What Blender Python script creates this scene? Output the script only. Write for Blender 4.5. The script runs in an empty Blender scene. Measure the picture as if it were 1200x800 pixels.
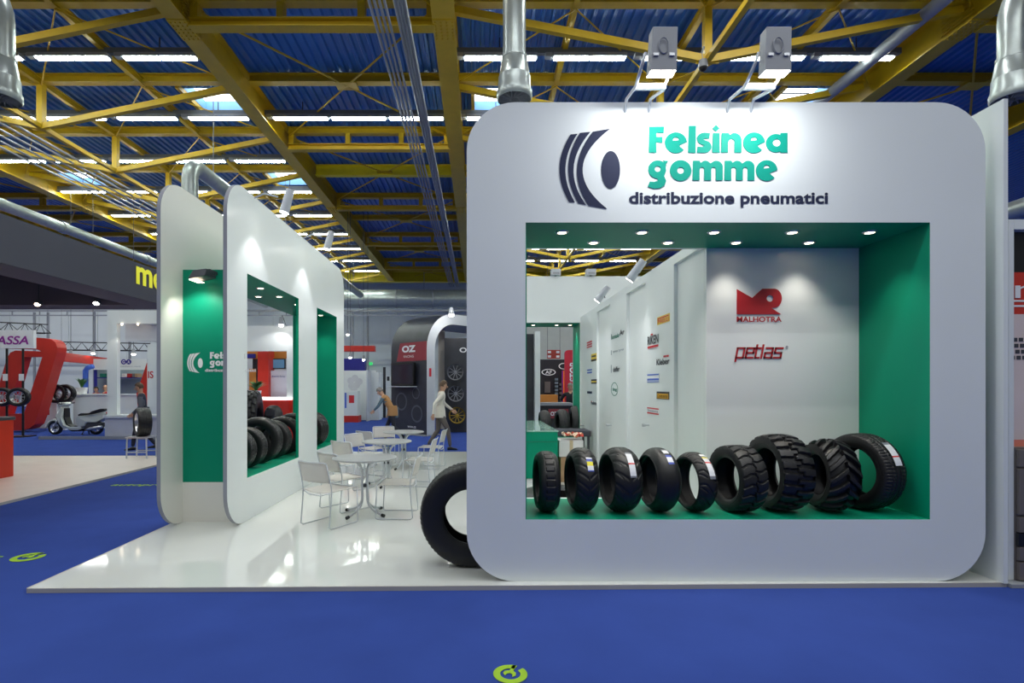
import bpy, bmesh, math, random
import numpy as np
from mathutils import Vector, Matrix
from mathutils.geometry import tessellate_polygon
random.seed(7)
PI = math.pi
SC = bpy.context.scene
COL = SC.collection
CZ = 1.685                       # camera height above the hall carpet
F = 620.0                        # focal length in pixels of a 1200 px wide frame
FL = 0.035                       # top of the stand's white platform

# ---------------------------------------------------------------- camera, world, exposure
cam_d = bpy.data.cameras.new('camera'); cam = bpy.data.objects.new('camera', cam_d); COL.objects.link(cam)
cam.location = (0, 0, CZ); cam.rotation_euler = (PI/2, 0, 0)
cam_d.sensor_width = 36.0; cam_d.lens = F/1200*36
cam_d.shift_x = (600-560)/1200; cam_d.shift_y = (452-400)/1200
cam_d.clip_start = 0.05; cam_d.clip_end = 300
SC.camera = cam
w = bpy.data.worlds.new('world'); SC.world = w; w.use_nodes = True
w.node_tree.nodes['Background'].inputs[0].default_value = (0.88, 0.93, 0.93, 1)
w.node_tree.nodes['Background'].inputs[1].default_value = 0.24
SC.view_settings.view_transform = 'Standard'; SC.view_settings.look = 'None'
SC.view_settings.gamma = 1.0; SC.view_settings.use_curve_mapping = False
SC.view_settings.exposure = 0.0
LAMP_W = 60.0                    # base power of the unseen overhead lamps
FLOOD_W = 11.0                  # the two floodlights over the lettering
DOWN_W = 19.0                    # a recessed downlight
SPOT_W = 30.0                    # a clip-on spot on a panel top

def P(px, py, y):                # pixel of the photograph at depth y -> point of the place
    return Vector(((px-560)*y/F, y, CZ-(py-452)*y/F))
def XX(px, y): return (px-560)*y/F
def ZZ(py, y): return CZ-(py-452)*y/F
def Z(h): return CZ+h

# ---------------------------------------------------------------- materials
def lin(c): return tuple(((v/255)/12.92 if v/255 <= .04045 else ((v/255+.055)/1.055)**2.4) for v in c)
MATS = {}
def mat(name, rgb, rough=.5, metal=0., spec=.5, noise=None, bump=None, emit=None, coat=0., coat_rough=.05, alpha=1., trans=0.):
    """rgb in 0..255 sRGB; noise = (scale, amount); bump = (scale, strength)"""
    if name in MATS: return MATS[name]
    m = bpy.data.materials.new(name); m.use_nodes = True
    nt = m.node_tree; b = nt.nodes['Principled BSDF']; c = lin(rgb)
    b.inputs['Base Color'].default_value = (*c, 1); b.inputs['Roughness'].default_value = rough
    b.inputs['Metallic'].default_value = metal; b.inputs['Specular IOR Level'].default_value = spec
    b.inputs['Coat Weight'].default_value = coat; b.inputs['Coat Roughness'].default_value = coat_rough
    b.inputs['Transmission Weight'].default_value = trans; b.inputs['Alpha'].default_value = alpha
    tc = nt.nodes.new('ShaderNodeTexCoord')
    sc_, am = noise or (3.0, .04)
    n = nt.nodes.new('ShaderNodeTexNoise'); n.inputs['Scale'].default_value = sc_; n.inputs['Detail'].default_value = 4
    nt.links.new(tc.outputs['Object'], n.inputs['Vector'])
    r = nt.nodes.new('ShaderNodeMapRange'); r.inputs['From Min'].default_value = .3; r.inputs['From Max'].default_value = .7
    r.inputs['To Min'].default_value = 1-am; r.inputs['To Max'].default_value = 1+am
    nt.links.new(n.outputs['Fac'], r.inputs['Value'])
    mx = nt.nodes.new('ShaderNodeVectorMath'); mx.operation = 'SCALE'; mx.inputs[0].default_value = c
    nt.links.new(r.outputs['Result'], mx.inputs['Scale']); nt.links.new(mx.outputs['Vector'], b.inputs['Base Color'])
    if bump:
        n2 = nt.nodes.new('ShaderNodeTexNoise'); n2.inputs['Scale'].default_value = bump[0]; n2.inputs['Detail'].default_value = 3
        nt.links.new(tc.outputs['Object'], n2.inputs['Vector'])
        bp = nt.nodes.new('ShaderNodeBump'); bp.inputs['Strength'].default_value = bump[1]; bp.inputs['Distance'].default_value = .01
        nt.links.new(n2.outputs['Fac'], bp.inputs['Height']); nt.links.new(bp.outputs['Normal'], b.inputs['Normal'])
    if emit:
        b.inputs['Emission Color'].default_value = (*lin(emit[0]), 1); b.inputs['Emission Strength'].default_value = emit[1]
    MATS[name] = m
    return m
WHITE = mat('white_laminate', (228, 233, 232), .32, noise=(1.2, .015), spec=.4)
WARMW = mat('warm_white_laminate', (232, 230, 222), .3, noise=(1.2, .015), spec=.4)
GREYEDGE = mat('grey_panel_edge', (150, 152, 160), .45)
GREEN = mat('green_laminate', (0, 142, 108), .45, noise=(1.5, .02), spec=.22)
GLOSSF = mat('glossy_white_floor', (222, 224, 219), .07, noise=(.6, .02), spec=.5, coat=.3)
ALU = mat('aluminium_trim', (182, 178, 170), .45, metal=.1)
CARPET = mat('blue_carpet', (52, 74, 148), .95, spec=.1, noise=(2.2, .07), bump=(260, .35))
YEL = mat('yellow_steel', (200, 164, 18), .42, noise=(4, .06))
YELB = mat('bright_and_lit_yellow_steel', (226, 206, 20), .42, noise=(4, .04))  # one bright chord, and the lit look of the end girder
DECK = mat('blue_roof_sheet', (62, 116, 190), .3, noise=(1.0, .06), spec=.5)
DECKL = mat('light_blue_upstand', (120, 175, 225), .5)
DUCT = mat('galvanised_duct', (168, 176, 174), .33, metal=.55, noise=(6, .08))
GREYP = mat('grey_paint', (150, 153, 158), .45)
DGREY = mat('dark_grey_paint', (62, 64, 70), .5)
RUB = mat('tyre_rubber', (22, 22, 24), .44, noise=(14, .12), bump=(90, .12), spec=.45)
RUBD = mat('tyre_rubber_dusty', (52, 52, 54), .6, noise=(20, .15), bump=(90, .2), spec=.4)
BLACK = mat('black_plastic', (18, 18, 20), .4)
CHROME = mat('satin_chrome', (205, 207, 212), .28, metal=.85)
WIRE = mat('white_coated_wire', (196, 200, 206), .35, metal=.35)
SEATM = mat('off_white_perforated_sheet', (216, 211, 203), .45, alpha=.6)
TABT = mat('grey_melamine', (158, 160, 160), .4)
NAVY = mat('dark_blue_print', (38, 44, 70), .6, spec=.2)
TEAL = mat('turquoise_print', (0, 146, 126), .6, spec=.2)
REDP = mat('red_print', (176, 36, 44), .4)
REDST = mat('red_laminate', (206, 50, 36), .4)
REDC = mat('orange_red_laminate', (205, 52, 22), .4)
LIME = mat('lime_print', (150, 190, 40), .85)
SIGNY = mat('yellow_sign', (226, 222, 40), .4, emit=((226, 222, 40), .35))
PLAINW = mat('plain_white_print', (240, 240, 240), .4)
TUBE = mat('lit_tube_diffuser', (240, 246, 240), .4, emit=((238, 250, 242), 44.))
BULB = mat('lit_lamp_face', (255, 250, 240), .4, emit=((255, 250, 240), 22.))
WBULB = mat('lit_warm_lamp_face', (255, 236, 205), .4, emit=((255, 232, 200), 12.))
SKYL = mat('skylight_pane', (255, 255, 250), .4, emit=((250, 252, 255), 4.))
CHAR = mat('charcoal_canopy', (62, 64, 78), .6, noise=(1, .04))
ENDW = mat('hall_end_wall_sheet', (222, 228, 228), .6, noise=(.5, .04))
SKIN = mat('skin', (206, 160, 132), .5)

# ---------------------------------------------------------------- mesh building
class MB:
    def __init__(s): s.v = []; s.f = []; s.m = []
    def add(s, vs, fs, mi=0):
        o = len(s.v); s.v.extend([tuple(map(float, p)) for p in vs])
        for f in fs: s.f.append([o+i for i in f]); s.m.append(mi)
        return s
    def box(s, a, b, mi=0):
        x0, y0, z0 = a; x1, y1, z1 = b
        x0, x1 = min(x0, x1), max(x0, x1); y0, y1 = min(y0, y1), max(y0, y1); z0, z1 = min(z0, z1), max(z0, z1)
        return s.add([(x0,y0,z0),(x1,y0,z0),(x1,y1,z0),(x0,y1,z0),(x0,y0,z1),(x1,y0,z1),(x1,y1,z1),(x0,y1,z1)],
              [(0,3,2,1),(4,5,6,7),(0,1,5,4),(1,2,6,5),(2,3,7,6),(3,0,4,7)], mi)
    def bar(s, p, q, wd, ht, mi=0, up=(0,0,1)):
        p = Vector(p); q = Vector(q); d = (q-p).normalized(); u = Vector(up)
        if abs(d.dot(u)) > .98: u = Vector((1,0,0))
        r = d.cross(u).normalized(); u = r.cross(d).normalized()
        c = [(-1,-1),(1,-1),(1,1),(-1,1)]
        vs = [p+r*a*wd/2+u*b*ht/2 for a, b in c]+[q+r*a*wd/2+u*b*ht/2 for a, b in c]
        return s.add(vs, [(3,2,1,0),(4,5,6,7),(0,1,5,4),(1,2,6,5),(2,3,7,6),(3,0,4,7)], mi)
    def tube(s, pts, r, n=8, mi=0, closed=False, cap=True):
        pts = [Vector(p) for p in pts]; k = len(pts)
        rs = r if isinstance(r, (list, tuple)) else [r]*k
        prev = None; o = len(s.v)
        for i, p in enumerate(pts):
            if closed: d = pts[(i+1) % k]-pts[i-1]
            else: d = pts[min(i+1, k-1)]-pts[max(i-1, 0)]
            if d.length < 1e-9: d = Vector((0,0,1))
            d.normalize()
            if prev is None:
                a = Vector((0,0,1)) if abs(d.z) < .9 else Vector((1,0,0))
                u = a.cross(d).normalized()
            else:
                u = prev-d*prev.dot(d)
                u = u.normalized() if u.length > 1e-6 else prev
            prev = u; v = d.cross(u)
            for j in range(n):
                t = 2*PI*j/n; s.v.append(tuple(p+(u*math.cos(t)+v*math.sin(t))*rs[i]))
        for i in range(k if closed else k-1):
            a = o+i*n; b = o+((i+1) % k)*n
            for j in range(n):
                s.f.append([a+j, a+(j+1) % n, b+(j+1) % n, b+j]); s.m.append(mi)
        if cap and not closed:
            s.f.append([o+j for j in range(n)][::-1]); s.m.append(mi)
            s.f.append([o+(k-1)*n+j for j in range(n)]); s.m.append(mi)
        return s
    def lathe(s, prof, n=24, mi=0, axis='z', at=(0,0,0), closed=False):
        """prof: [(r, h)] turned about the axis through `at`"""
        o = len(s.v); k = len(prof)
        for r, h in prof:
            for j in range(n):
                t = 2*PI*j/n; c, d = r*math.cos(t), r*math.sin(t)
                p = {'z': (c, d, h), 'x': (h, c, d), 'y': (d, h, c)}[axis]
                s.v.append((p[0]+at[0], p[1]+at[1], p[2]+at[2]))
        for i in range(k if closed else k-1):
            a = o+i*n; b = o+((i+1) % k)*n
            for j in range(n):
                s.f.append([a+j, a+(j+1) % n, b+(j+1) % n, b+j]); s.m.append(mi)
        return s
    def disc(s, c, r, n=20, mi=0, axis='z', flip=False):
        vs = []
        for j in range(n):
            t = 2*PI*j/n; a, b = r*math.cos(t), r*math.sin(t)
            p = {'z': (a, b, 0), 'x': (0, a, b), 'y': (b, 0, a)}[axis]
            vs.append((c[0]+p[0], c[1]+p[1], c[2]+p[2]))
        f = list(range(n)); return s.add(vs, [f[::-1] if flip else f], mi)
    def cyl(s, p, q, r, n=16, mi=0, r2=None): return s.tube([p, q], [r, r if r2 is None else r2], n, mi)
    def ell(s, c, rx, ry, rz, n=14, k=9, mi=0):
        o = len(s.v)
        for i in range(k+1):
            a = PI*i/k
            for j in range(n):
                t = 2*PI*j/n
                s.v.append((c[0]+rx*math.sin(a)*math.cos(t), c[1]+ry*math.sin(a)*math.sin(t), c[2]+rz*math.cos(a)))
        for i in range(k):
            for j in range(n):
                s.f.append([o+i*n+j, o+(i+1)*n+j, o+(i+1)*n+(j+1) % n, o+i*n+(j+1) % n]); s.m.append(mi)
        return s
    def plate(s, outer, holes, d0, d1, mp, mi=0, mi_side=None, mi_hole=None):
        """flat plate: outline and holes in (u, v), thickness d0..d1, mp(u, v, d) -> point"""
        if mi_side is None: mi_side = mi
        loops = [outer]+list(holes)
        tris = tessellate_polygon([[Vector((u, v, 0)) for u, v in l] for l in loops])
        flat = [p for l in loops for p in l]; n = len(flat); o = len(s.v)
        s.v.extend([tuple(mp(u, v, d0)) for u, v in flat]); s.v.extend([tuple(mp(u, v, d1)) for u, v in flat])
        for t in tris:
            s.f.append([o+t[0], o+t[1], o+t[2]]); s.m.append(mi)
            s.f.append([o+n+t[2], o+n+t[1], o+n+t[0]]); s.m.append(mi)
        k = o
        for li, l in enumerate(loops):
            m = len(l)
            for i in range(m):
                s.f.append([k+i, k+(i+1) % m, k+n+(i+1) % m, k+n+i]); s.m.append(mi_side if li == 0 or mi_hole is None else mi_hole)
            k += m
        return s
    def build(s, name, mats, parent=None, smooth=None, bevel=0, loc=None, fix=True):
        me = bpy.data.meshes.new(name); me.from_pydata(s.v, [], s.f)
        if not isinstance(mats, (list, tuple)): mats = [mats]
        for m in mats: me.materials.append(m)
        if len(mats) > 1: me.polygons.foreach_set('material_index', s.m)
        if fix:
            bm = bmesh.new(); bm.from_mesh(me); bmesh.ops.recalc_face_normals(bm, faces=bm.faces); bm.to_mesh(me); bm.free()
        if smooth:
            me.shade_smooth()
            if smooth is not True: me.set_sharp_from_angle(angle=math.radians(smooth))
        me.update()
        o = bpy.data.objects.new(name, me); COL.objects.link(o)
        if parent: o.parent = parent
        if loc: o.location = loc
        if bevel:
            b = o.modifiers.new('bevel', 'BEVEL'); b.width = bevel; b.segments = 2; b.limit_method = 'ANGLE'
        return o
def tag(o, label=None, cat=None, group=None, kind=None):
    if label: o['label'] = label
    if cat: o['category'] = cat
    if group: o['group'] = group
    if kind: o['kind'] = kind
    return o
def thing(name, label, cat, loc=(0,0,0), rz=0, group=None):
    o = bpy.data.objects.new(name, None); COL.objects.link(o); o.empty_display_size = .1
    o.location = loc; o.rotation_euler = (0, 0, rz)
    return tag(o, label, cat, group)
def copy_tree(o, parent=None):
    c = o.copy(); COL.objects.link(c); c.parent = parent
    for ch in o.children: copy_tree(ch, c)
    return c
def boxo(name, a, b, m, parent=None, bevel=0):
    return MB().box(a, b).build(name, m, parent, bevel=bevel)
def light(name, kind, loc, energy, color=(1,1,1), parent=None, aim=None, size=None, angle=None, blend=.5, soft=.03):
    d = bpy.data.lights.new(name, kind); d.energy = energy; d.color = color
    o = bpy.data.objects.new(name, d); COL.objects.link(o); o.location = loc
    if aim is not None: o.rotation_euler = (Vector(aim)-Vector(loc)).to_track_quat('-Z', 'Y').to_euler()
    if kind == 'SPOT':
        d.spot_size = math.radians(angle or 60); d.spot_blend = blend; d.shadow_soft_size = soft
    if kind == 'AREA' and size:
        d.shape = 'RECTANGLE'; d.size, d.size_y = size
    if parent: o.parent = parent
    return o
def rrect(u0, v0, u1, v1, r, n=10):
    pts = []
    for cx, cy, a0 in ((u1-r, v1-r, 0), (u0+r, v1-r, 90), (u0+r, v0+r, 180), (u1-r, v0+r, 270)):
        for i in range(n+1):
            a = math.radians(a0+90*i/n); pts.append((cx+r*math.cos(a), cy+r*math.sin(a)))
    return pts
def rect(u0, v0, u1, v1): return [(u0, v0), (u1, v0), (u1, v1), (u0, v1)]
_txt = {}
def text_data(s, off=0., shear=0.):
    key = (s, off, shear)
    if key not in _txt:
        c = bpy.data.curves.new('lettering', 'FONT'); c.body = s; c.offset = off; c.shear = shear; c.resolution_u = 4
        c.fill_mode = 'FRONT'
        o = bpy.data.objects.new('lettering', c)
        me = bpy.data.meshes.new_from_object(o)
        v = np.array([x.co[:2] for x in me.vertices]); f = [list(p.vertices) for p in me.polygons]
        bpy.data.objects.remove(o); bpy.data.curves.remove(c); bpy.data.meshes.remove(me)
        v = (v-v.min(0))/(v.max(0)-v.min(0))
        _txt[key] = (v, f)
    return _txt[key]
def text(name, s, org, u, v, wd, ht, m, parent=None, off=.0, shear=0., lift=.002, mb=None, mi=0):
    """lettering filling the rectangle org + u*wd + v*ht (u, v unit vectors), lifted off its surface"""
    t, f = text_data(s, off, shear); u = Vector(u); v = Vector(v); n = u.cross(v); org = Vector(org)
    vs = [org+u*(a*wd)+v*(b*ht)+n*lift for a, b in t]
    if mb is not None: return mb.add(vs, f, mi)
    b = MB().add(vs, f); return b.build(name, m, parent, fix=False)
def decal(name, poly, org, u, v, m, parent=None, lift=.002, holes=(), mb=None, mi=0, th=.001):
    u = Vector(u); v = Vector(v); n = u.cross(v); org = Vector(org)
    b = mb or MB()
    b.plate(poly, holes, lift-th, lift, lambda a, c, d: org+u*a+v*c+n*d, mi)
    return b if mb is not None else b.build(name, m, parent)
EX, EY, EZ = Vector((1,0,0)), Vector((0,1,0)), Vector((0,0,1))
# ---------------------------------------------------------------- the hall: carpet, roof, end wall
tag(MB().box((-60,-14,-.05), (60,46,0)).build('floor', CARPET), 'royal blue carpet covering the whole hall floor', kind='structure')
GH0, GH1 = Z(8.0), Z(8.74)               # main girders
CH0, CH1 = Z(8.48), Z(8.72)              # chords that carry the sheet
GX = [-23.75, -17.9, -6.6, -.75, 10.98, 16.8]
DZ = Z(8.75)
SKY = [(-7.95, 16.2), (-7.95, 22.4), (-16.6, 22.4), (.6, 16.2), (9.65, 16.2)]
SKW, SKL = 1.4, 1.25
def make_deck():
    b = MB(); pitch = .24; x = -46.; y0, y1 = -13., 43.4
    prof = [(0, 0), (.07, 0), (.10, .07), (.21, .07), (.24, 0)]
    while x < 50:
        cuts = sorted([(cy-SKL/2, cy+SKL/2) for cx, cy in SKY if cx-SKW/2 < x+.2 and x+.04 < cx+SKW/2])
        ys = [y0]; spans = []
        for a, c in cuts: spans.append((ys[-1], a)); ys.append(c)
        spans.append((ys[-1], y1))
        for a, c in spans:
            o = len(b.v)
            for dx, dz in prof: b.v += [(x+dx, a, DZ+dz), (x+dx, c, DZ+dz)]
            for i in range(4): b.f.append([o+2*i, o+2*i+1, o+2*i+3, o+2*i+2]); b.m.append(0)
        x += pitch
    return b.build('ceiling', DECK, fix=False)
ceiling = tag(make_deck(), 'blue ribbed metal roof sheet on yellow steel girders', kind='structure')
def ibeam_y(x, z0, z1, wd, y0, y1, tf=.035, tw=.05):
    return MB().box((x-wd/2, y0, z0), (x+wd/2, y1, z0+tf)).box((x-tw/2, y0, z0+tf), (x+tw/2, y1, z1-tf)).box((x-wd/2, y0, z1-tf), (x+wd/2, y1, z1))
def ibeam_x(y, z0, z1, wd, x0, x1, tf=.03, tw=.05):
    return MB().box((x0, y-wd/2, z0), (x1, y+wd/2, z0+tf)).box((x0, y-tw/2, z0+tf), (x1, y+tw/2, z1-tf)).box((x0, y-wd/2, z1-tf), (x1, y+wd/2, z1))
for i, x in enumerate(GX):
    wd = .5 if i == 3 else .42
    g = ibeam_y(x, GH0, GH1, wd, -13, 40.5, tw=.1 if i != 3 else .3).build('girder', YEL, ceiling)
    sp = MB()
    for yy in (11.9, 24.1):
        sp.box((x-wd/2, yy-.35, GH0-.02), (x+wd/2, yy+.35, GH0))
        for a in range(4):
            for c in range(6):
                sp.cyl((x-wd*.38+a*wd*.25, yy-.28+c*.112, GH0-.045), (x-wd*.38+a*wd*.25, yy-.28+c*.112, GH0-.02), .022, 6)
        for c in range(7):
            sp.bar((x-.12, yy-.3, GH0+.1+c*.08), (x-.12, yy+.5, GH0+.1+c*.08), .03, .03)
            sp.bar((x+.12, yy-.3, GH0+.1+c*.08), (x+.12, yy+.5, GH0+.1+c*.08), .03, .03)
    sp.build('splice_plate', YEL, g)
TY = [11.8+3.05*k for k in range(-1, 10)]
for k, y in enumerate(TY, -1):
    for i in range(5):
        x0, x1 = GX[i]+.2, GX[i+1]-.2; xm = (x0+x1)/2
        if i in (1, 3):                                           # wide bays: chord with king post and raking ties
            ibeam_x(y, CH0, CH1, .22, x0, x1).build('chord', YEL, ceiling)
            MB().bar((xm, y, Z(7.24)), (xm, y, CH0), .16, .16).build('king_post', YEL, ceiling)
            for xe in (x0, x1):
                d = MB().bar((xm, y, Z(7.26)), (xe, y, Z(8.38)), .13, .16)
                d.build('raking_tie', YEL, ceiling)
            MB().box((xm-.25, y-.02, Z(7.18)), (xm+.25, y+.02, Z(7.4))).build('gusset', YEL, ceiling)
        elif k % 2 == 0:                                          # corridor: open-web beam
            ibeam_x(y, Z(8.5), Z(8.72), .24, x0, x1).build('chord', YEL, ceiling)
            ibeam_x(y, Z(7.95), Z(8.15), .26, x0, x1).build('chord', YEL, ceiling)
            for q in (0.02, .37, .7, .98):
                xx = x0+(x1-x0)*q
                MB().bar((xx, y, Z(8.15)), (xx, y, Z(8.5)), .2, .16).build('web_post', YEL, ceiling)
        else:
            ibeam_x(y, Z(8.3) if k == 3 else CH0, CH1, .24, x0, x1).build('chord', YELB if k == 3 else YEL, ceiling)
            for dy in (-3.05, 3.05):
                for xe in (x0, x1):
                    MB().tube([(xm, y, Z(8.42)), (xe, y+dy, Z(8.42))], .028, 6).build('brace_rod', YEL, ceiling)
            MB().box((xm-.3, y-.2, Z(8.4)), (xm+.3, y+.2, Z(8.44))).build('gusset', YEL, ceiling)
for i in (1, 3):
    x0, x1 = GX[i], GX[i+1]
    MB().bar(((x0+x1)/2, TY[0], Z(7.26)), ((x0+x1)/2, 40.3, Z(7.26)), .12, .12).build('tie_beam', YEL, ceiling)
    for q in (.25, .5, .75):
        x = x0+(x1-x0)*q
        ibeam_y(x, Z(8.42), Z(8.62), .13, TY[0], 40.4, tf=.025, tw=.03).build('purlin', YEL, ceiling)
    for k in range(0, 9):
        for q in (.25, .75):
            xa = x0+(x1-x0)*q
            for s in (-1, 1):
                xb = x0+(x1-x0)*(q+.25*s)
                MB().tube([(xa, TY[k], Z(8.4)), (xb, TY[k]+3.05, Z(8.4))], .02, 5).build('brace_rod', YEL, ceiling)
for cx, cy in SKY:                                                # skylights
    a, b_, c, d = cx-SKW/2, cx+SKW/2, cy-SKL/2, cy+SKL/2
    s = MB()
    s.box((a-.05, c, DZ), (a, d, DZ+.3)); s.box((b_, c, DZ), (b_+.05, d, DZ+.3)); s.box((a, c-.05, DZ), (b_, c, DZ+.3)); s.box((a, d, DZ), (b_, d+.05, DZ+.3))
    o = s.build('skylight', DECKL, ceiling)
    MB().box((a, c, DZ+.3), (b_, d, DZ+.32)).build('pane', SKYL, o)
    MB().box((a-.1, c-.3, DZ-.15), (a, d+.3, DZ-.02)).box((b_, c-.3, DZ-.15), (b_+.1, d+.3, DZ-.02)).build('trimmer', YEL, o)
    MB().bar((cx-.5, cy, DZ+.2), (cx+.5, cy, DZ+.2), .03, .03).build('opener_rod', DGREY, o)
tag(ibeam_x(40.6, Z(7.95), Z(8.75), .5, -46, 50, tf=.07, tw=.1).build('trim_1', YELB), 'yellow end girder across the far end of the hall', kind='structure')  # same paint as the rest; lighter yellow stands in for light on it
wall_end = tag(MB().box((-60, 43.5, 0), (60, 43.7, 12)).build('wall_end', ENDW), 'pale grey sheet wall at the far end of the hall', kind='structure')
for k in range(-22, 20):
    boxo('cladding_panel', (k*2.4+.02, 43.42, 3.4), (k*2.4+2.38, 43.5, 10.4), ENDW, wall_end)

# ---------------------------------------------------------------- roof lights: rows of twin tube fixtures
def fixture_proto():
    t = thing('tube_fixture', '', 'ceiling light')
    MB().box((0,-.1,0), (1.84,.1,.09)).build('housing', GREYP, t)
    for a in (.03, .94): MB().box((a,-.07,-.03), (a+.86,.07,0)).build('diffuser', TUBE, t)
    MB().box((-.2,-.08,.0), (-.02,.08,.1)).build('connector', GREYP, t)
    return t
ORD = ['leftmost', 'second from left', 'third from left', 'fourth from left', 'fifth from left', 'sixth from left']
fx0 = fixture_proto(); used_fx = False
ROWS = [('nearest', 13.3), ('second', 16.3), ('third', 19.4), ('fourth', 22.5), ('fifth', 25.6), ('sixth', 28.7), ('seventh', 31.8), ('eighth', 34.9), ('farthest', 38.0)]
BAYS = [('left bay', [-8.9-2.2*k for k in range(5)]), ('middle corridor', [-6.3+1.78*k for k in range(3)]), ('right bay', [-.35+2.24*k for k in range(5)])]
for ri, (rn, y) in enumerate(ROWS):
    for bn, xs in BAYS:
        if bn == 'middle corridor' and rn != 'second': continue
        if bn == 'right bay' and ri not in (0, 1, 3, 5, 6, 7): continue
        z = Z(8.2)
        rail = tag(boxo('lighting_rail', (min(xs)-.4, y-.06, z+.13), (max(xs)+2.0, y+.06, z+.27), mat('mid_grey_rail', (104, 108, 112), .5)), 'dark rail carrying the %s row of tube lights in the %s' % (rn, bn), 'lighting rail')
        for k in range(2):
            xx = xs[0]+.9 if k == 0 else xs[-1]+.9
            MB().cyl((xx, y, z+.27), (xx, y, DZ), .015, 6).build('hanger', DGREY, rail)
        for n_, x in enumerate(sorted(xs)):
            t = fx0 if not used_fx else copy_tree(fx0); used_fx = True
            t.location = (x, y, z+.04); t.scale = (.92 if bn == 'middle corridor' else 1, 1, 1)
            t['label'] = '%s white twin tube light in the %s row of the %s' % (ORD[n_], rn, bn); t['group'] = '%s row of tube lights in the %s' % (rn, bn)
# the same rows go on above and behind the viewer
for y in (10.2, 7.1, 4.0, .9, -2.2, -5.3):
    for x in (-14.6, -10.0, -3.6, 1.0, 5.4, 9.6):
        o = light('unseen_roof_light', 'AREA', (x, y, Z(8.2)), LAMP_W*1.1, (.97, 1, .975), aim=(x, y, 0), size=(3.6, .16))

# unseen lamps added in the side bays to brighten the far end wall
for y in (16.3, 22.5, 28.7, 34.9, 39.0):
    for x in (-25, -29.5, -34, -38.5, 14.0, 19, 24):
        light('unseen_roof_light', 'AREA', (x, y, Z(8.2)), LAMP_W*1.5, (.97, 1, .975), aim=(x, y, 0), size=(3.6, .16))
# ---------------------------------------------------------------- ducts, pipes and cables under the roof
def jet_duct(x, y, lean, label):
    t = thing('air_duct', label, 'duct', (x, y, 0))
    zb = Z(5.4)
    MB().lathe([(.31, zb), (.335, zb+.03), (.335, zb+.14), (.31, zb+.2), (.30, zb+.42), (.29, zb+.43), (.235, zb+.78)], 28).build('nozzle', DUCT, t, smooth=40)
    pts = [(0, 0, zb+.75), (0, 0, zb+1.5)]
    for a in range(1, 7):
        q = a/6*PI/2*.7; pts.append((lean*(1-math.cos(q))*1.0, 0, zb+1.5+math.sin(q)*1.0))
    pts.append((pts[-1][0]+lean*.5, 0, Z(8.75)))
    MB().tube(pts, .215, 24).build('pipe', DUCT, t, smooth=40)
    MB().lathe([(.245, zb+.76), (.245, zb+.81), (.215, zb+.81), (.215, zb+.76)], 28, closed=True).build('seam_ring', DUCT, t, smooth=40)
    g = MB()
    for k in range(16):
        a = 2*PI*k/16
        g.bar((.06*math.cos(a), .06*math.sin(a), zb+.05), (.30*math.cos(a+.5), .30*math.sin(a+.5), zb+.05), .01, .08)
    g.lathe([(.09, zb), (.09, zb+.12), (.001, zb+.12)], 12)
    g.build('swirl_grille', GREYP, t)
    MB().disc((0,0,zb+.15), .305, 24).build('back_plate', BLACK, t)
jet_duct(.69, 10.0, 0, 'silver vertical air duct with swirl outlet above the front panel\'s left corner')
jet_duct(-9.02, 10.0, -1.2, 'silver vertical air duct cut off by the left edge of the photo')
jet_duct(10.1, 10.0, 1.2, 'silver bent air duct hanging at the upper right edge of the photo')
def pipe(name, pts, r, label, cat, m=DUCT, rings=()):
    o = MB().tube(pts, r, 16).build(name, m, smooth=45); tag(o, label, cat)
    for y in rings:
        MB().lathe([(r+.03, y-.12), (r+.03, y+.12), (r, y+.12), (r, y-.12)], 16, axis='y', at=(pts[0][0], 0, pts[0][2]), closed=True).build('coupling', m, o, smooth=45)
    return o
pipe('air_pipe', [(-16, 12, Z(6.1)), (-16, 40, Z(6.1))], .19, 'long pale round pipe running above the dark canopy', 'pipe', rings=(15.3, 20.4, 25.5))
ex, ey, eh = -8.0, 14.7, 6.2
pts = [(ex, ey, Z(3.6)), (ex, ey, Z(eh-.45))]+[(ex, ey+.45-.45*math.cos(a), Z(eh-.45+.45*math.sin(a))) for a in [PI/2*k/6 for k in range(1, 7)]]+[(ex, 36, Z(eh))]
tag(MB().tube(pts, .21, 18).build('elbow_duct', DUCT, smooth=45), 'silver duct with an elbow rising behind the left white panels', 'duct')
for y in (16, 22, 28, 34): MB().cyl((ex, y, Z(eh+.2)), (ex, y, DZ), .015, 6).build('hanger', GREYP, bpy.data.objects['elbow_duct'])
pipe('drain_pipe', [(9.95, 9, Z(8.25)), (9.95, 24, Z(8.25))], .15, 'dark grey pipe along the right yellow girder', 'pipe', GREYP)
pipe('air_pipe', [(18.0, 15, Z(5.9)), (18.0, 34, Z(5.9))], .3, 'silver pipe glimpsed beyond the tall white side panel at right', 'pipe')
for k in range(4):
    tag(MB().tube([(-2.12+k*.1, 9, Z(7.5)), (-2.12+k*.1, 40, Z(7.5))], .03, 6).build('conduit', GREYP), '%s thin grey conduit of the left bundle beside the middle girder' % ORD[k], 'conduit', 'left conduit bundle')
for k in range(4):
    tag(MB().tube([(-1.62+k*.065, 9, Z(7.5)), (-1.62+k*.065, 40, Z(7.5))], .035, 6).build('conduit', GREYP), '%s thin grey conduit of the right bundle beside the middle girder' % ORD[k], 'conduit', 'right conduit bundle')
for k in range(6):
    x = -13.3-.34*k
    tag(MB().tube([(x, 12, Z(7.5)), (x, 40, Z(7.5))], .032, 6).build('conduit', GREYP), '%s thin grey conduit of the wide bundle above the long pipe' % ORD[5-k], 'conduit', 'wide conduit bundle at left')
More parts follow.
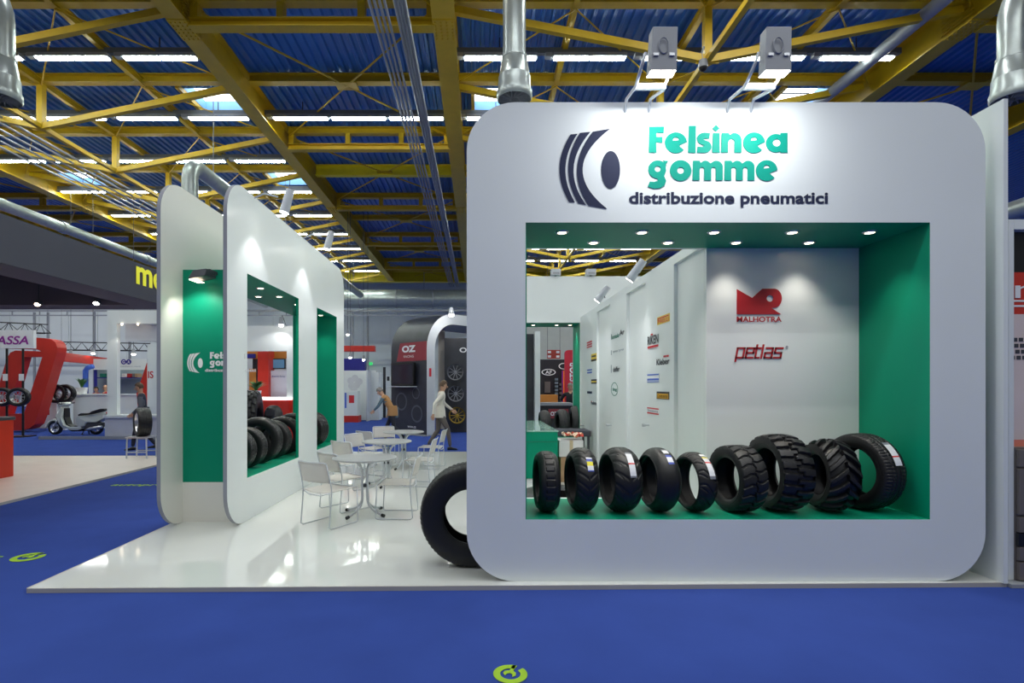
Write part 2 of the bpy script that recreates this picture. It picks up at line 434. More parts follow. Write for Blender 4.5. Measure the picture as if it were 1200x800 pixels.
o = MB().tube([(-12, 39.3, Z(6.45)), (8, 39.3, Z(6.45))], .68, 28).build('main_duct', DUCT, smooth=45); tag(o, 'fat grey duct lying across the far end of the hall', 'duct')
for x in (-8.7, -6, -3.3, -.6):
    MB().lathe([(.7, x-.05), (.72, x), (.7, x+.05), (.66, x+.05), (.66, x-.05)], 28, axis='x', at=(0, 39.3, Z(6.45)), closed=True).build('seam_ring', GREYP, o, smooth=45)
for x in (-10, -4, 2): MB().cyl((x, 39.3, Z(7.1)), (x, 39.3, DZ), .02, 6).build('hanger', GREYP, o)
g = thing('cable_gantry', 'grey cable gantry running below the fat duct at the far end', 'gantry', (0, 38.6, 0))
MB().box((-40, -.08, Z(5.42)), (8, .08, Z(5.55))).build('tray', GREYP, g)
MB().box((-40, -.06, Z(5.1)), (8, .06, Z(5.18))).build('lower_rail', GREYP, g)
for k in range(24): MB().box((-38+k*2, -.03, Z(5.18)), (-37.94+k*2, .03, Z(5.42))).build('strut', GREYP, g)
for i, x in enumerate((-32.6, -31.6, -28.2, -25.6, -9.2, -8.1)):
    tag(MB().cyl((x, 38.9, 0), (x, 38.9, Z(5.4)), .09, 10).build('steel_post', GREYP), '%s of the thin grey posts standing before the end wall' % ['leftmost', 'second from left', 'third from left', 'third from right', 'second from right', 'rightmost'][i], 'post')
dc = thing('dome_camera', 'small grey dome camera hanging from the yellow king post', 'camera', (5.0, 11.75, Z(6.98)))
MB().lathe([(.001,.24),(.09,.24),(.1,.14),(.1,.08)], 16).build('housing', GREYP, dc, smooth=50)
MB().ell((0,0,.08), .085, .085, .08).build('dome', BLACK, dc, smooth=True)
MB().tube([(0,0,.2),(-.03,0,.4),(.02,0,.55)], .02, 6).build('cable', GREYP, dc)
# ---------------------------------------------------------------- the stand: platform, display walls, storage room
SH = Z(-1.1275); LC = Z(1.379); PT = Z(2.394)         # shelf, liner ceiling, panel top
fl = MB().plate([(-3.67, 4.315), (4.43, 4.445), (4.43, 13.3), (-3.67, 13.3)], [], .004, FL, lambda u, v, d: (u, v, d))
floor_p = tag(fl.build('floor_platform', GLOSSF), 'glossy white raised floor of the tyre stand', kind='structure')
def edge_strip(a, b, n):
    a = Vector((*a, 0)); b = Vector((*b, 0)); d = (b-a).normalized(); nn = Vector((d.y, -d.x, 0))
    return MB().bar(a+nn*.006+EZ*FL/2, b+nn*.006+EZ*FL/2, .012, FL+.004).build(n, ALU, floor_p)
edge_strip((-3.67, 4.315), (4.43, 4.445), 'edge_trim'); edge_strip((-3.67, 13.3), (-3.67, 4.315), 'edge_trim')

def downlight_proto():
    t = bpy.data.objects.new('downlight', None); COL.objects.link(t)
    MB().lathe([(.038, -.010), (.05, -.012), (.060, -.003), (.060, .0), (.038, .0)], 20, closed=True).build('bezel', CHROME, t, smooth=50)
    MB().lathe([(.040, -.007), (.02, -.010), (.001, -.011)], 16).build('lamp_glass', WBULB, t, smooth=50)
    return t
dl0 = None
def downlight(x, y, parent, power=DOWN_W, ang=95, aim=None):
    global dl0
    first = dl0 is None
    if first: dl0 = downlight_proto()
    t = dl0 if first else copy_tree(dl0)
    t.parent = parent; t.location = (x, y, LC)
    light('downlight_beam', 'SPOT', (x, y, LC-.06), power, (1, .93, .82), aim=aim or (x, y, 0), angle=ang, blend=.85, soft=.05)

def display_wall(label, mp, u0, u1, d0, d1, th, hf, hb, lu0, lu1, front_m=WHITE, zt=PT, inner_m=WHITE, jamb_m=WHITE):
    """two rounded panels d0 and d1 apart with a green liner box between them; mp(u, z, d)"""
    t = thing('display_wall', label, 'display wall')
    out = rrect(u0, FL+.001, u1, zt, .41)
    MB().plate(out, hf, d0, d0+th if d1 > d0 else d0-th, mp, 0, 1, 2).build('outer_panel', [front_m, GREYEDGE, GREEN], t)
    MB().plate(out, hb, d1, d1+th if d1 > d0 else d1-th, mp, 0, 1, 2).build('inner_panel', [inner_m, GREYEDGE, jamb_m], t)
    a, b = (d0+th, d1) if d1 > d0 else (d0-th, d1)
    q = lambda *r: [Vector(mp(*c)) for c in r]
    def bx(n, ua, za, da, ub, zb, db, m):
        p = Vector(mp(ua, za, da)); r = Vector(mp(ub, zb, db)); return boxo(n, p, r, m, t)
    bx('liner_ceiling', lu0-.03, LC, a, lu1+.03, LC+.03, b, GREEN)
    bx('shelf', lu0-.03, SH-.04, a, lu1+.03, SH, b, GREEN)
    bx('liner_side', lu0-.03, SH, a, lu0, LC, b, GREEN); bx('liner_side', lu1, SH, a, lu1+.03, LC, b, GREEN)
    return t, bx
# front wall
mpf = lambda u, z, d: (u, d, z)
front, bxf = display_wall('large white rounded front panel with lettering above a window of nine tyres', mpf, -.094, 4.287, 4.467, 5.30, .045,
    [rect(.4035, SH, 3.817, LC)], [rect(.4035, SH, 2.291, LC)], .416, 3.817)
for x in (.754, 1.47, 2.116, 2.817, 3.51): downlight(x, 4.74, front)
for x in (1.11, 1.825, 2.48, 3.18): downlight(x, 5.08, front)
# rear wall
rear, bxr = display_wall('white rounded rear panel behind the green counter, seen through the front window', mpf, -.094, 4.287, 11.56, 12.40, .045,
    [rect(.4035, SH, 2.23, LC)], [rect(.4035, SH, 2.23, LC)], .416, 2.23)
for x in (1.25, 1.78, 2.08): downlight(x, 11.95, rear)
# left wall: its long side runs away from the viewer
mpl = lambda u, z, d: (d, u, z)
left, bxl = display_wall('white rounded double panel wall at left with green lining and tyres in its windows', mpl, 5.97, 11.18, -2.83, -3.58, .045,
    [rect(6.49, SH, 8.355, LC), rect(9.30, SH, 10.6, LC)], [rect(6.49, SH, 10.37, LC)], 6.48, 10.6, inner_m=WARMW, jamb_m=GREEN)
bxl('liner_end', 6.42, SH-.04, -3.58, 6.45, LC+.03, -2.875, GREEN)
bxl('base_board', 6.42, FL, -3.58, 6.45, SH-.04, -2.875, WARMW)
bxl('liner_strip', 10.37, SH, -3.579, 10.6, LC, -3.56, GREEN)
for y in (6.75, 7.45, 8.15, 8.95, 9.7, 10.3):
    for x in (-3.06, -3.38):
        if y > 8.5 and x < -3.2: continue
        downlight(x, y, left)

# lettering on the front panel --------------------------------------------------
FY = 4.467; K = FY/F
def fp(px, py): return Vector(((px-560)*K, FY, CZ-(py-452)*K))
def ftext(s, px0, px1, py0, py1, m, off=0., name='lettering', par=front):
    return text(name, s, fp(px0, py1), EX, EZ, (px1-px0)*K, (py1-py0)*K, m, par, off)
# hand-drawn heavy letters: strokes with thickness, each letter an outline of its own
def arc(cx, cy, r, a0, a1, n=14, sy=1.): return [(cx+r*math.cos(math.radians(a0+(a1-a0)*i/n)), cy+sy*r*math.sin(math.radians(a0+(a1-a0)*i/n))) for i in range(n+1)]
def ring_sector(cx, cy, ro, ri, a0, a1, n=20):
    return arc(cx, cy, ro, a0, a1, n)+arc(cx, cy, ri, a1, a0, n)
# units: x-height = 1, stem = .36; each glyph returns (list of polygons (outer, holes), advance)
ST = .36
def g_l(): return [([(0, 0), (ST, -.02), (ST+.02, 1.36), (.05, 1.36)], [])], .40
def g_F(): return [([(0, 0), (.38, 0), (.36, .52), (.66, .50), (.66, .80), (.37, .80), (.37, 1.02), (.72, 1.0), (.74, 1.32), (0.02, 1.32)], [])], .78
def g_i(): return [([(0, 0), (ST, 0), (ST, 1.0), (.03, 1.0)], []), ([(.18, 1.06), (.36, 1.23), (.18, 1.42), (0, 1.23)], [])], .42
def g_n(): return [([(0, 0), (.34, 0), (.34, .55)]+arc(.5, .55, .14, 180, 0, 8)+[(.64, 0), (.98, 0), (.98, .62)]+arc(.62, .64, .36, 0, 100, 10)+[(.42, .9), (.36, 1.0), (.02, 1.0)], [])], 1.06
def g_m(): return [([(0, 0), (.34, 0), (.34, .56)]+arc(.46, .56, .11, 180, 0, 6)+[(.57, 0), (.91, 0), (.91, .56)]+arc(1.03, .56, .11, 180, 0, 6)+[(1.14, 0), (1.48, 0), (1.48, .66)]+arc(1.16, .68, .32, 0, 110, 8)+[(.86, .86)]+arc(.62, .70, .30, 30, 110, 8)+[(.4, .9), (.34, 1.0), (.02, 1.0)], [])], 1.56
def g_o(): return [(arc(.53, .5, .53, 0, 352, 30), [arc(.53, .5, .17, 0, 345, 18)])], 1.12
def g_e(): return [(arc(.52, .5, .53, 4, 316, 34)+[(.66, .36)], [[(.37+.30*q/8, .60+.03*q/8) for q in range(9)]+arc(.52, .63, .15, 8, 172, 8)])], 1.10
def g_a(): return [(arc(.46, .48, .47, 62, 298, 24)+[(.68, .0), (1.02, 0), (1.02, 1.0), (.68, 1.0)], [arc(.50, .5, .19, 0, 345, 18)])], 1.10
def g_s(): return [([(.03, .0), (.40, -.02)]+arc(.42, .30, .31, -80, 78, 8)+[(.34, .66), (.40, .72), (.62, .70), (.66, 1.0), (.36, 1.02)]+arc(.34, .70, .31, 92, 250, 8)+[(.36, .37), (.32, .29), (.06, .31)], [])], .76
def g_g(): return [(arc(.5, .56, .46, 15, 268, 22)+[(.50, -.02), (.34, -.08), (.12, -.06), (.02, -.32), (.30, -.42), (.62, -.40), (.84, -.26), (.92, -.02), (.82, .22), (.92, .5), (.88, .78), (1.02, .98), (.76, 1.02)], [arc(.5, .58, .15, 0, 345, 16)])], 1.10
GL = dict(F=g_F, e=g_e, l=g_l, s=g_s, i=g_i, n=g_n, a=g_a, g=g_g, o=g_o, m=g_m)
def word(s, org, u, v, wd, xh, m, parent):
    adv = 0; items = []
    for ch in s:
        polys, a = GL[ch](); items.append((ch, polys, adv)); adv += a
    kx = wd/(adv-.06)
    for ch, polys, a in items:
        b = MB()
        for out, holes in polys:
            decal('', [((a+x)*kx, y*xh) for x, y in out], org, u, v, None, lift=.006, holes=[[((a+x)*kx, y*xh) for x, y in h] for h in holes], mb=b, th=.005)
        b.build('letter', m, parent)
def felsinea(org, u, v, k, par, m1, m2, m3, sub_w=None):
    """the whole sign; k = metres per pixel of the front panel; org = panel point of pixel (655, 245)"""
    org = Vector(org); q = lambda px, py: org+Vector(u)*((px-655)*k)+Vector(v)*((245-py)*k)
    word('Felsinea', q(760, 179), u, v, 163*k, 23*k, m1, par)
    word('gomme', q(758.5, 211.5), u, v, 152*k, 23*k, m1, par)
    text('lettering', 'distribuzione pneumatici', q(737, 243), u, v, 233*k, 18*k, m2, par, .03, lift=.004)
    o0 = q(655, 245)
    def curve(T, M, B, n=18):
        pts = []                                   # x as a parabola of y through top, middle, bottom
        (x0, y0), (x1, y1), (x2, y2) = T, M, B
        for i in range(n+1):
            y = y0+(y2-y0)*i/n
            pts.append((x0*(y-y1)*(y-y2)/((y0-y1)*(y0-y2))+x1*(y-y0)*(y-y2)/((y1-y0)*(y1-y2))+x2*(y-y0)*(y-y1)/((y2-y0)*(y2-y1)), y))
        return pts
    def arcband(To, Mo, Bo, Ti, Mi, Bi): return [((x-655)*k, (245-y)*k) for x, y in curve(To, Mo, Bo)+curve(Ti, Mi, Bi)[::-1]]
    bands = [arcband((668.5, 157.8), (655.6, 200), (667, 236.5), (676.6, 157), (662.5, 200), (673.5, 237)),
             arcband((679.5, 156), (665.8, 200), (677.5, 238), (691.6, 154.8), (672, 200), (686.5, 240)),
             arcband((694.6, 154.6), (676, 200), (689.5, 241), (715, 151), (682.6, 200), (711, 244.6))]
    for p in bands: decal('tyre_mark_band', p, o0, u, v, m3, par, lift=.006, th=.005)
    e = [((715.5+11*math.cos(2*PI*i/36)-655)*k, (245-(199+22*math.sin(2*PI*i/36)))*k) for i in range(36)]
    decal('tyre_mark_hub', e, o0, u, v, m3, par, lift=.006, th=.005)
felsinea(fp(655, 245), EX, EZ, K, front, TEAL, NAVY, NAVY)
# white version of the sign on the green end of the left wall: pixels 219..300 at depth 6.42
felsinea(P(219.5, 437, 6.42), EX, EZ, (1/4.0)*6.42/F*1.02, left, PLAINW, PLAINW, PLAINW)

# logos on the white board behind the tyres ---------------------------------------
BY = 5.297; KB = BY/F
def bp_(px, py): return Vector(((px-560)*KB, BY, CZ-(py-452)*KB))
k8 = KB/8.0; ob = bp_(850, 430)
pm = [(106, 306), (106, 70), (250, 152), (345, 66), (460, 66)]
pm += [(455+72*math.cos(math.radians(a)), 155-90*math.sin(math.radians(a))) for a in range(85, -95, -12)]
pm += [(430, 247), (520, 306)]
decal('red_logo', [(x*k8, (800-y)*k8) for x, y in pm], ob, EX, EZ, REDP, front, lift=.005, th=.004,
      holes=[[((416+31*math.cos(a*PI/10))*k8, (800-157+31*math.sin(a*PI/10))*k8) for a in range(20)]])
text('lettering', 'MALHOTRA', bp_(863.2, 377.2), EX, EZ, 52.6*KB, 6.3*KB, REDP, front, .023, lift=.004)
# petlas: squared italic strokes
def strokes(segs, x0, y0, kx, ky, wd, org, m, par, shear=.18, name='letter'):
    b = MB()
    for pts in segs:
        for (xa, ya), (xb, yb) in zip(pts, pts[1:]):
            d = Vector((xb-xa, yb-ya)); L = d.length or 1; d /= L; nrm = Vector((-d.y, d.x))*wd/2; e = d*wd*.5
            quad = [(xa-e.x+nrm.x, ya-e.y+nrm.y), (xa-e.x-nrm.x, ya-e.y-nrm.y), (xb+e.x-nrm.x, yb+e.y-nrm.y), (xb+e.x+nrm.x, yb+e.y+nrm.y)]
            decal('', [((x0+x+shear*y)*kx, (y0+y)*ky) for x, y in quad], org, EX, EZ, None, lift=.004, mb=b, th=.003)
    return b.build(name, m, par)
PL = dict(p=([[(0,-.35),(0,1)],[(0,1),(.7,1)],[(.7,1),(.7,0)],[(.7,0),(0,0)]], .98), e=([[(.7,0),(0,0)],[(0,0),(0,1)],[(0,1),(.7,1)],[(.7,1),(.7,.5)],[(.7,.5),(0,.5)]], .95),
          t=([[(0,1.3),(0,0)],[(0,0),(.35,0)],[(-.05,1),(.4,1)]], .62), l=([[(0,1.3),(0,0)]], .32), a=([[(.05,1),(.7,1)],[(.7,1),(.7,0)],[(.7,0),(0,0)],[(0,0),(0,.5)],[(0,.5),(.7,.5)]], .98),
          s=([[(.7,1),(0,1)],[(0,1),(0,.5)],[(0,.5),(.65,.5)],[(.65,.5),(.65,0)],[(.65,0),(-.05,0)]], .9))
adv = 0
for ch in 'petlas':
    sg, a_ = PL[ch]; strokes(sg, adv, 0, 11.6*KB, 11.2*KB, .19, bp_(862.3, 419), REDP, front); adv += a_
decal('registered_mark', arc(0, 0, 1.6*KB, 0, 340, 12), bp_(922, 406.5), EX, EZ, GREYEDGE, front, lift=.003)

# tall white side panel and storage room wall --------------------------------------
tag(boxo('wall_right', (4.39, 4.416, FL), (4.425, 12.4, Z(2.397)), WHITE), 'tall white side panel closing the stand at right', kind='structure')
XR, XP, HT, HB = 2.291, 2.248, Z(1.50), Z(1.393)
sw = tag(boxo('wall_storage', (XR, 5.35, FL), (XR+.08, 11.55, HT), WHITE), 'white storage room wall of stepped panels with brand logos', kind='structure')
boxo('header', (XP, 5.35, HB), (XR, 11.555, HT), WHITE, sw)
pan = []
for a, b in ((6.07, 7.10), (8.0, 9.015), (10.0, 11.55)): pan.append(boxo('proud_panel', (XP, a, FL), (XR, b, HB), WHITE, sw))
boxo('base_strip', (XP-.01, 5.4, FL), (XP, 11.5, FL+.05), ALU, sw)
for a in (6.95, 8.9, 11.2):
    MB().lathe([(.001, 0), (.02, 0), (.02, .04), (.012, .05), (.012, .09), (.001, .09)], 12, axis='x', at=(XP-.09, a, ZZ(498, a))).build('door_knob', CHROME, sw, smooth=50)
# logos on that wall: u runs toward the viewer (+ to the right in the picture)
UN = Vector((0, -1, 0))
def wq(px, py):                       # wall point under a pixel
    y = F*XP/(px-560); return Vector((XP, y, ZZ(py, y)))
def wall_sign(px0, px1, py0, py1, base=None, items=(), name='logo_plate'):
    """a sign covering pixels px0..px1; heights measured at its left end; items: (kind, u0, u1, v0, v1, material, text)"""
    a = wq(px0, py1); b = wq(px1, py1); wd = abs(a.y-b.y); ht = abs(wq(px0, py0).z-a.z)
    par = sw
    if base: par = decal(name, rect(0, 0, wd, ht), a, UN, EZ, base, sw, lift=.004, th=.003)
    for kind, u0, u1, v0, v1, m, s in items:
        o = a+UN*(wd*u0)+EZ*(ht*v0)
        if kind == 't': text('lettering', s, o, UN, EZ, wd*(u1-u0), ht*(v1-v0), m, par, .02, lift=.006)
        else: decal('stripe', rect(0, 0, wd*(u1-u0), ht*(v1-v0)), o, UN, EZ, m, par, lift=.006, th=.001)
YELP = mat('yellow_print', (238, 205, 60), .4); REDL = mat('signal_red_print', (205, 40, 50), .4); BLUP = mat('mid_blue_print', (64, 100, 200), .4)
BLKP = mat('black_print', (38, 38, 48), .4); GRYP = mat('pale_grey_print', (150, 158, 170), .4); GRNP = mat('green_print', (40, 130, 110), .4); ORGP = mat('amber_print', (222, 165, 40), .4)
wall_sign(770.5, 785, 372, 381, YELP, [('t', .06, .94, .12, .62, REDL, 'PIRELLI'), ('r', .06, .94, .70, .84, REDL, ''), ('r', .05, .1, .12, .84, REDL, '')])
wall_sign(759.3, 772, 392.5, 409.5, None, [('t', 0, 1, .30, .88, BLKP, 'RIKEN'), ('r', 0, 1, .06, .2, REDL, ''), ('r', .3, .5, .9, 1.0, REDL, ''), ('r', .2, .85, -.02, .0, GRYP, '')])
wall_sign(769.8, 785, 421, 428, None, [('t', 0, 1, 0, 1, BLKP, 'Kleber'), ('r', .55, .75, 1.15, 1.45, REDL, ''), ('r', .78, .95, 1.15, 1.45, REDL, '')])
wall_sign(759, 772.5, 438.6, 447.8, PLAINW, [('r', 0, 1, .84, 1, BLUP, ''), ('r', 0, 1, .22, .46, BLUP, ''), ('r', 0, 1, 0, .1, BLUP, '')])
wall_sign(769.8, 784.5, 458.5, 467.2, BLKP, [('r', .05, .95, .1, .75, ORGP, ''), ('t', .08, .9, .2, .66, BLKP, 'Continental')])
wall_sign(758.8, 772.4, 476.8, 484, PLAINW, [('r', 0, 1, .78, 1, REDL, ''), ('r', 0, 1, 0, .22, REDL, ''), ('t', .04, .96, .32, .7, GRYP, 'Firestone')])
wall_sign(716.5, 732, 391.5, 398, None, [('t', 0, .62, 0, .8, GRNP, 'Formula'), ('r', 0, .04, 0, 1, GRYP, ''), ('t', .66, 1, .2, 1.1, BLKP, 'Ar')])
wall_sign(716.3, 731.5, 410.5, 416, None, [('r', 0, .06, 0, 1, GRYP, ''), ('t', .15, 1, .25, .8, GRYP, 'tyres tyres')])
wall_sign(716.3, 726.5, 427.5, 436.5, None, [('r', 0, .08, 0, 1, GRYP, ''), ('t', .26, 1, .05, .7, BLKP, 'deffer')])
c0 = wq(716.3, 463.5); cw = abs(c0.y-wq(724.3, 463.5).y); ch_ = abs(wq(716.3, 448).z-c0.z)
decal('round_logo', [(cw/2*(1+math.cos(a*PI/18)), ch_/2*(1+math.sin(a*PI/18))) for a in range(36)], c0, UN, EZ, GRNP, sw, lift=.004,
      holes=[[(cw/2*(1+.9*math.cos(a*PI/18)), ch_/2*(1+.9*math.sin(a*PI/18))) for a in range(36)]])
text('lettering', 'ling', c0+UN*cw*.25+EZ*ch_*.3, UN, EZ, cw*.6, ch_*.3, GRNP, sw, .03, lift=.004)
wall_sign(688, 694, 401, 408, None, [('r', 0, 1, .75, 1, REDL, ''), ('r', 0, 1, .35, .6, REDL, ''), ('r', 0, 1, 0, .2, REDL, '')])
wall_sign(693, 699.3, 415, 423.6, YELP, [('r', .1, .9, .55, .75, BLKP, ''), ('r', 0, 1, 0, .25, BLKP, '')])
wall_sign(688.3, 694, 433, 437.5, None, [('r', 0, 1, .7, 1, BLUP, ''), ('r', 0, 1, 0, .35, BLUP, '')])
wall_sign(693, 699.4, 444.5, 449.5, NAVY, [('r', .05, .95, .3, .65, YELP, '')])
wall_sign(688.2, 693.8, 458.2, 460.8, NAVY, [])
wall_sign(693, 699.4, 469.5, 473.5, None, [('t', 0, 1, 0, 1, NAVY, 'Fedima'), ('r', 0, .15, .7, 1, REDL, '')])

# lamps on the stand -----------------------------------------------------------------
for px, which in ((780, 'left'), (914.5, 'right')):
    y = 3.98; x = XX(px, y)
    t = thing('floodlight', '%s of the two grey floodlights shining down on the lettering' % which, 'floodlight', (x, y, PT))
    zt, zb = .33, -.02
    # tapering housing, slightly tilted toward the panel
    hz = MB()
    top = [(-.085,.03), (.105,.03), (.105,.13), (-.085,.13)]; bot = [(-.115,.0), (.085,.0), (.085,.10), (-.115,.10)]
    hz.add([(a, b, zt) for a, b in top]+[(a, b, zb) for a, b in bot], [(0,1,2,3),(0,4,5,1),(1,5,6,2),(2,6,7,3),(3,7,4,0)])
    body = hz.build('housing', GREYP, t, bevel=.006)
    MB().add([(a*.92, b*.9+.006, zb+.003) for a, b in bot], [(0,1,2,3)]).build('lamp_glass', BULB, t)
    rb = MB(); rb.tube([(-.012+.035*math.cos(a*PI/10), -.0+.004, .17+.06*math.sin(a*PI/10)) for a in range(20)], .006, 6, closed=True)
    rb.build('oval_boss', GREYP, t, smooth=True)
    for s in (-1, 1): MB().box((-.012+s*.06-.02, -.004, .09), (-.012+s*.06+.02, .012, .11)).build('clip', CHROME, t)
    br = MB().tube([(-.13, .06, .15), (-.155, .08, .06), (-.165, .2, -.03), (-.17, .44, -.0), (-.17, .5, -.09)], .013, 8)
    br.build('arm', WIRE, t, smooth=True)
    MB().tube([(.06, .1, .0), (.07, .25, -.03), (.03, .44, -.0), (.03, .5, -.09)], .013, 8).build('arm', WIRE, t, smooth=True)
    MB().box((-.165, .2, -.045), (.075, .23, .0)).build('cross_bar', WIRE, t)
    light('flood_beam', 'AREA', (x-.015, y+.05, PT-.03), FLOOD_W, (.95, .98, 1), aim=(x-.015, y+.45, PT-.7), size=(.18, .08))
def can_spot(label, loc, aim, m=WIRE, power=SPOT_W, r=.06, ln=.3, ang=70, face=BULB):
    loc = Vector(loc); d = (Vector(aim)-loc).normalized()
    t = thing('spotlight', label, 'spotlight', loc)
    MB().tube([-d*ln, d*0], [r*.85, r], 16).build('body', m, t, smooth=40)
    MB().tube([d*.0, d*.004], r*.88, 16).build('lamp_glass', face, t)
    MB().tube([-d*ln*.6+EZ*-.02, -d*ln*.7+EZ*-.12], .008, 6).build('bracket', DGREY, t)
    light('spot_beam', 'SPOT', loc+d*.03, power, (.98, .98, 1), aim=aim, angle=ang, blend=.6, soft=.03)
    return t
can_spot('white can spotlight over the nearer logo panel of the storage wall', P(737.5, 328, 6.9), P(737.5, 328, 6.9)+Vector((-.5, .3, -.75)), ang=140, power=SPOT_W*1.5)
can_spot('white can spotlight over the farther logo panel of the storage wall', P(699.5, 352.5, 9.0), P(699.5, 352.5, 9.0)+Vector((-.55, .3, -.72)), ang=140, power=SPOT_W*1.5)
for (px, py, y, nm) in ((333, 249, 6.7, 'nearer'), (383, 292, 8.6, 'farther')):
    p = P(px, py, y)
    t = can_spot('%s silver spotlight on the top of the left white wall' % nm, p, p+Vector((-.22, -.05, -.9)), power=SPOT_W*.8, ang=80)
    MB().tube([(-.39, 0, .18), (-.25, 0, .24), (-.08, 0, .2)], .012, 6).build('arm', WIRE, t)
t = thing('spotlight', 'dark grey floodlight above the green end with white lettering', 'spotlight', P(238, 324, 6.2))
MB().add([(-.12,-.12,-.05),(.08,-.12,-.01),(.1,.12,.0),(-.1,.12,-.04),(-.08,-.08,.06),(.08,-.08,.08),(.09,.1,.08),(-.07,.1,.06)], [(0,1,2,3),(4,7,6,5),(0,4,5,1),(1,5,6,2),(2,6,7,3),(3,7,4,0)]).build('housing', DGREY, t, bevel=.01)
MB().box((-.11,-.1,-.056), (-.04,.1,-.05)).build('lamp_glass', WBULB, t)
MB().box((-.03,.05,.06), (.06,.22,.1)).build('bracket', DGREY, t)
p = P(238, 324, 6.2); light('spot_beam', 'SPOT', p+Vector((-.1, -.1, -.1)), SPOT_W*.45, (1, .97, .9), aim=p+Vector((-.1, .35, -1.0)), angle=120, blend=.6)
# ---------------------------------------------------------------- tyres
def fr(x): return x-np.floor(x)
def sm(x, w): return np.clip(.5+(x)/w, 0, 1)          # soft step
def band(x, c, h, s=.02): return np.clip((h-np.abs(x-c))/s+.5, 0, 1)
def pat_centre(t, v):
    a = fr(t*26); g = band(a, .5, .07, .04)*(np.abs(v) < .42)
    g2 = band(np.abs(v), .42, .03)*(a > .5)*1.
    return np.maximum(g, g2)
def pat_v(t, v, n=20, s=.9):
    return band(fr(t*n-np.abs(v)*s), .5, .13, .06)*(np.abs(v) > .06)*(np.abs(v) < .93)
def pat_v2(t, v): return np.maximum(band(fr(t*15-np.abs(v)*.8), .5, .10, .05)*(np.abs(v) > .10), band(fr(t*15-np.abs(v)*1.2+.45), .5, .07, .05)*(np.abs(v) > .5))
def pat_none(t, v): return 0*v
def pat_curve(t, v): return np.maximum(band(fr(t*13+.28*np.sin(v*2.6)+.2*v), .5, .07, .04), band(fr(t*13-.5*np.abs(v)+.3), .5, .05, .04)*(np.abs(v) > .35))
def pat_wave(t, v):
    w = fr(t*21+.16*np.sin(v*4.4)+.5*(v > .0)); g = band(w, .5, .10, .05)
    return np.maximum(g, band(v-.07*np.sin(t*21*2*np.pi), 0, .05, .03))
def pat_block(t, v):
    z = .16*np.sign(np.sin(t*20*2*np.pi)); w = fr(t*20+.5*(v > z)+.12*v)
    return np.maximum(band(w, .5, .19, .05), band(v-z, 0, .05, .03)*0+band(v-z, 0, .06, .03))
def pat_chevron(t, v):
    w = fr(t*17+np.abs(v)*.95+.5*(v > 0)); lug = band(w, .5, .21, .06)*(np.sign(v)*v > -.02)
    return 1-lug
def pat_rib(t, v):
    g = 0*v
    for c in (-.55, -.2, .2, .55): g = np.maximum(g, band(v+.012*np.sin(t*60*2*np.pi), c, .05, .03))
    return np.maximum(g, .6*band(fr(t*70), .5, .12, .08)*(np.abs(v) > .2))
def pat_road(t, v):
    g = 0*v
    for c in (-.5, 0, .5): g = np.maximum(g, band(v, c, .055, .03))
    return np.maximum(g, band(fr(t*40+.5*np.abs(v)), .5, .13, .08)*(np.abs(v) > .12))
def pat_off(t, v):
    w = fr(t*20+.5*(fr((v+1)*1.5) > .5)); return np.maximum(band(w, .5, .17, .06), band(fr((v+1)*1.5), .5, .06, .04))
TY_CACHE = {}
def tyre_mesh(R, W, rim, pat, crown, p, depth, n, tw):
    """axis along local x, resting on z = 0"""
    nt = 45 if n > 150 else 21
    v = np.linspace(-1, 1, nt)
    xs = list(v*tw*W/2); rs = list(R-crown*np.abs(v)**p)
    re = rs[-1]; xe = xs[-1]; H = re-rim
    def side(s):
        return [(s*(xe+(W/2-xe)*.55), re-.10*H), (s*W/2, re-.38*H), (s*W/2*.985, re-.55*H), (s*W/2*.93, re-.78*H), (s*W/2*.86, re-.93*H), (s*W/2*.80, rim), (s*W/2*.70, rim+.002)]
    prof = [(x, r, vv) for x, r, vv in zip(xs, rs, v)]
    right = [(x, r, None) for x, r in side(1)]; leftp = [(x, r, None) for x, r in side(-1)][::-1]
    th = .09*R
    inner = [(W/2*.70, rim+.02*R, None), (W/2*.9, re-.6*H, None), (W/2*.86, re-.3*H, None), (tw*W/2*.7, R-crown-th, None), (0, R-crown*.3-th, None),
             (-tw*W/2*.7, R-crown-th, None), (-W/2*.86, re-.3*H, None), (-W/2*.9, re-.6*H, None), (-W/2*.70, rim+.02*R, None)]
    full = prof+right+inner+leftp
    k = len(full); th_ = np.arange(n)/n
    X = np.array([f[0] for f in full])[None, :].repeat(n, 0)
    Rr = np.array([f[1] for f in full])[None, :].repeat(n, 0)
    T, V = np.meshgrid(th_, v, indexing='ij')
    g = pat(T, V)
    Rr = Rr.copy(); Rr[:, :nt] -= depth*g
    a = th_[:, None]*2*np.pi
    pts = np.stack([X, Rr*np.sin(a), Rr*np.cos(a)+R], -1).reshape(-1, 3)
    i = np.arange(n)[:, None]; j = np.arange(k)[None, :]
    f = np.stack([i*k+j, i*k+(j+1) % k, ((i+1) % n)*k+(j+1) % k, ((i+1) % n)*k+j], -1).reshape(-1, 4)
    me = bpy.data.meshes.new('tyre'); me.from_pydata(pts.tolist(), [], f.tolist())
    bm = bmesh.new(); bm.from_mesh(me); bmesh.ops.recalc_face_normals(bm, faces=bm.faces); bm.to_mesh(me); bm.free()
    me.shade_smooth(); me.set_sharp_from_angle(angle=math.radians(38))
    return me
STK = [mat('sticker_white', (222, 224, 228), .5), mat('sticker_blue', (60, 80, 170), .5), mat('sticker_yellow', (226, 214, 30), .5), mat('sticker_red', (205, 70, 70), .5), mat('sticker_grey', (120, 124, 134), .5)]
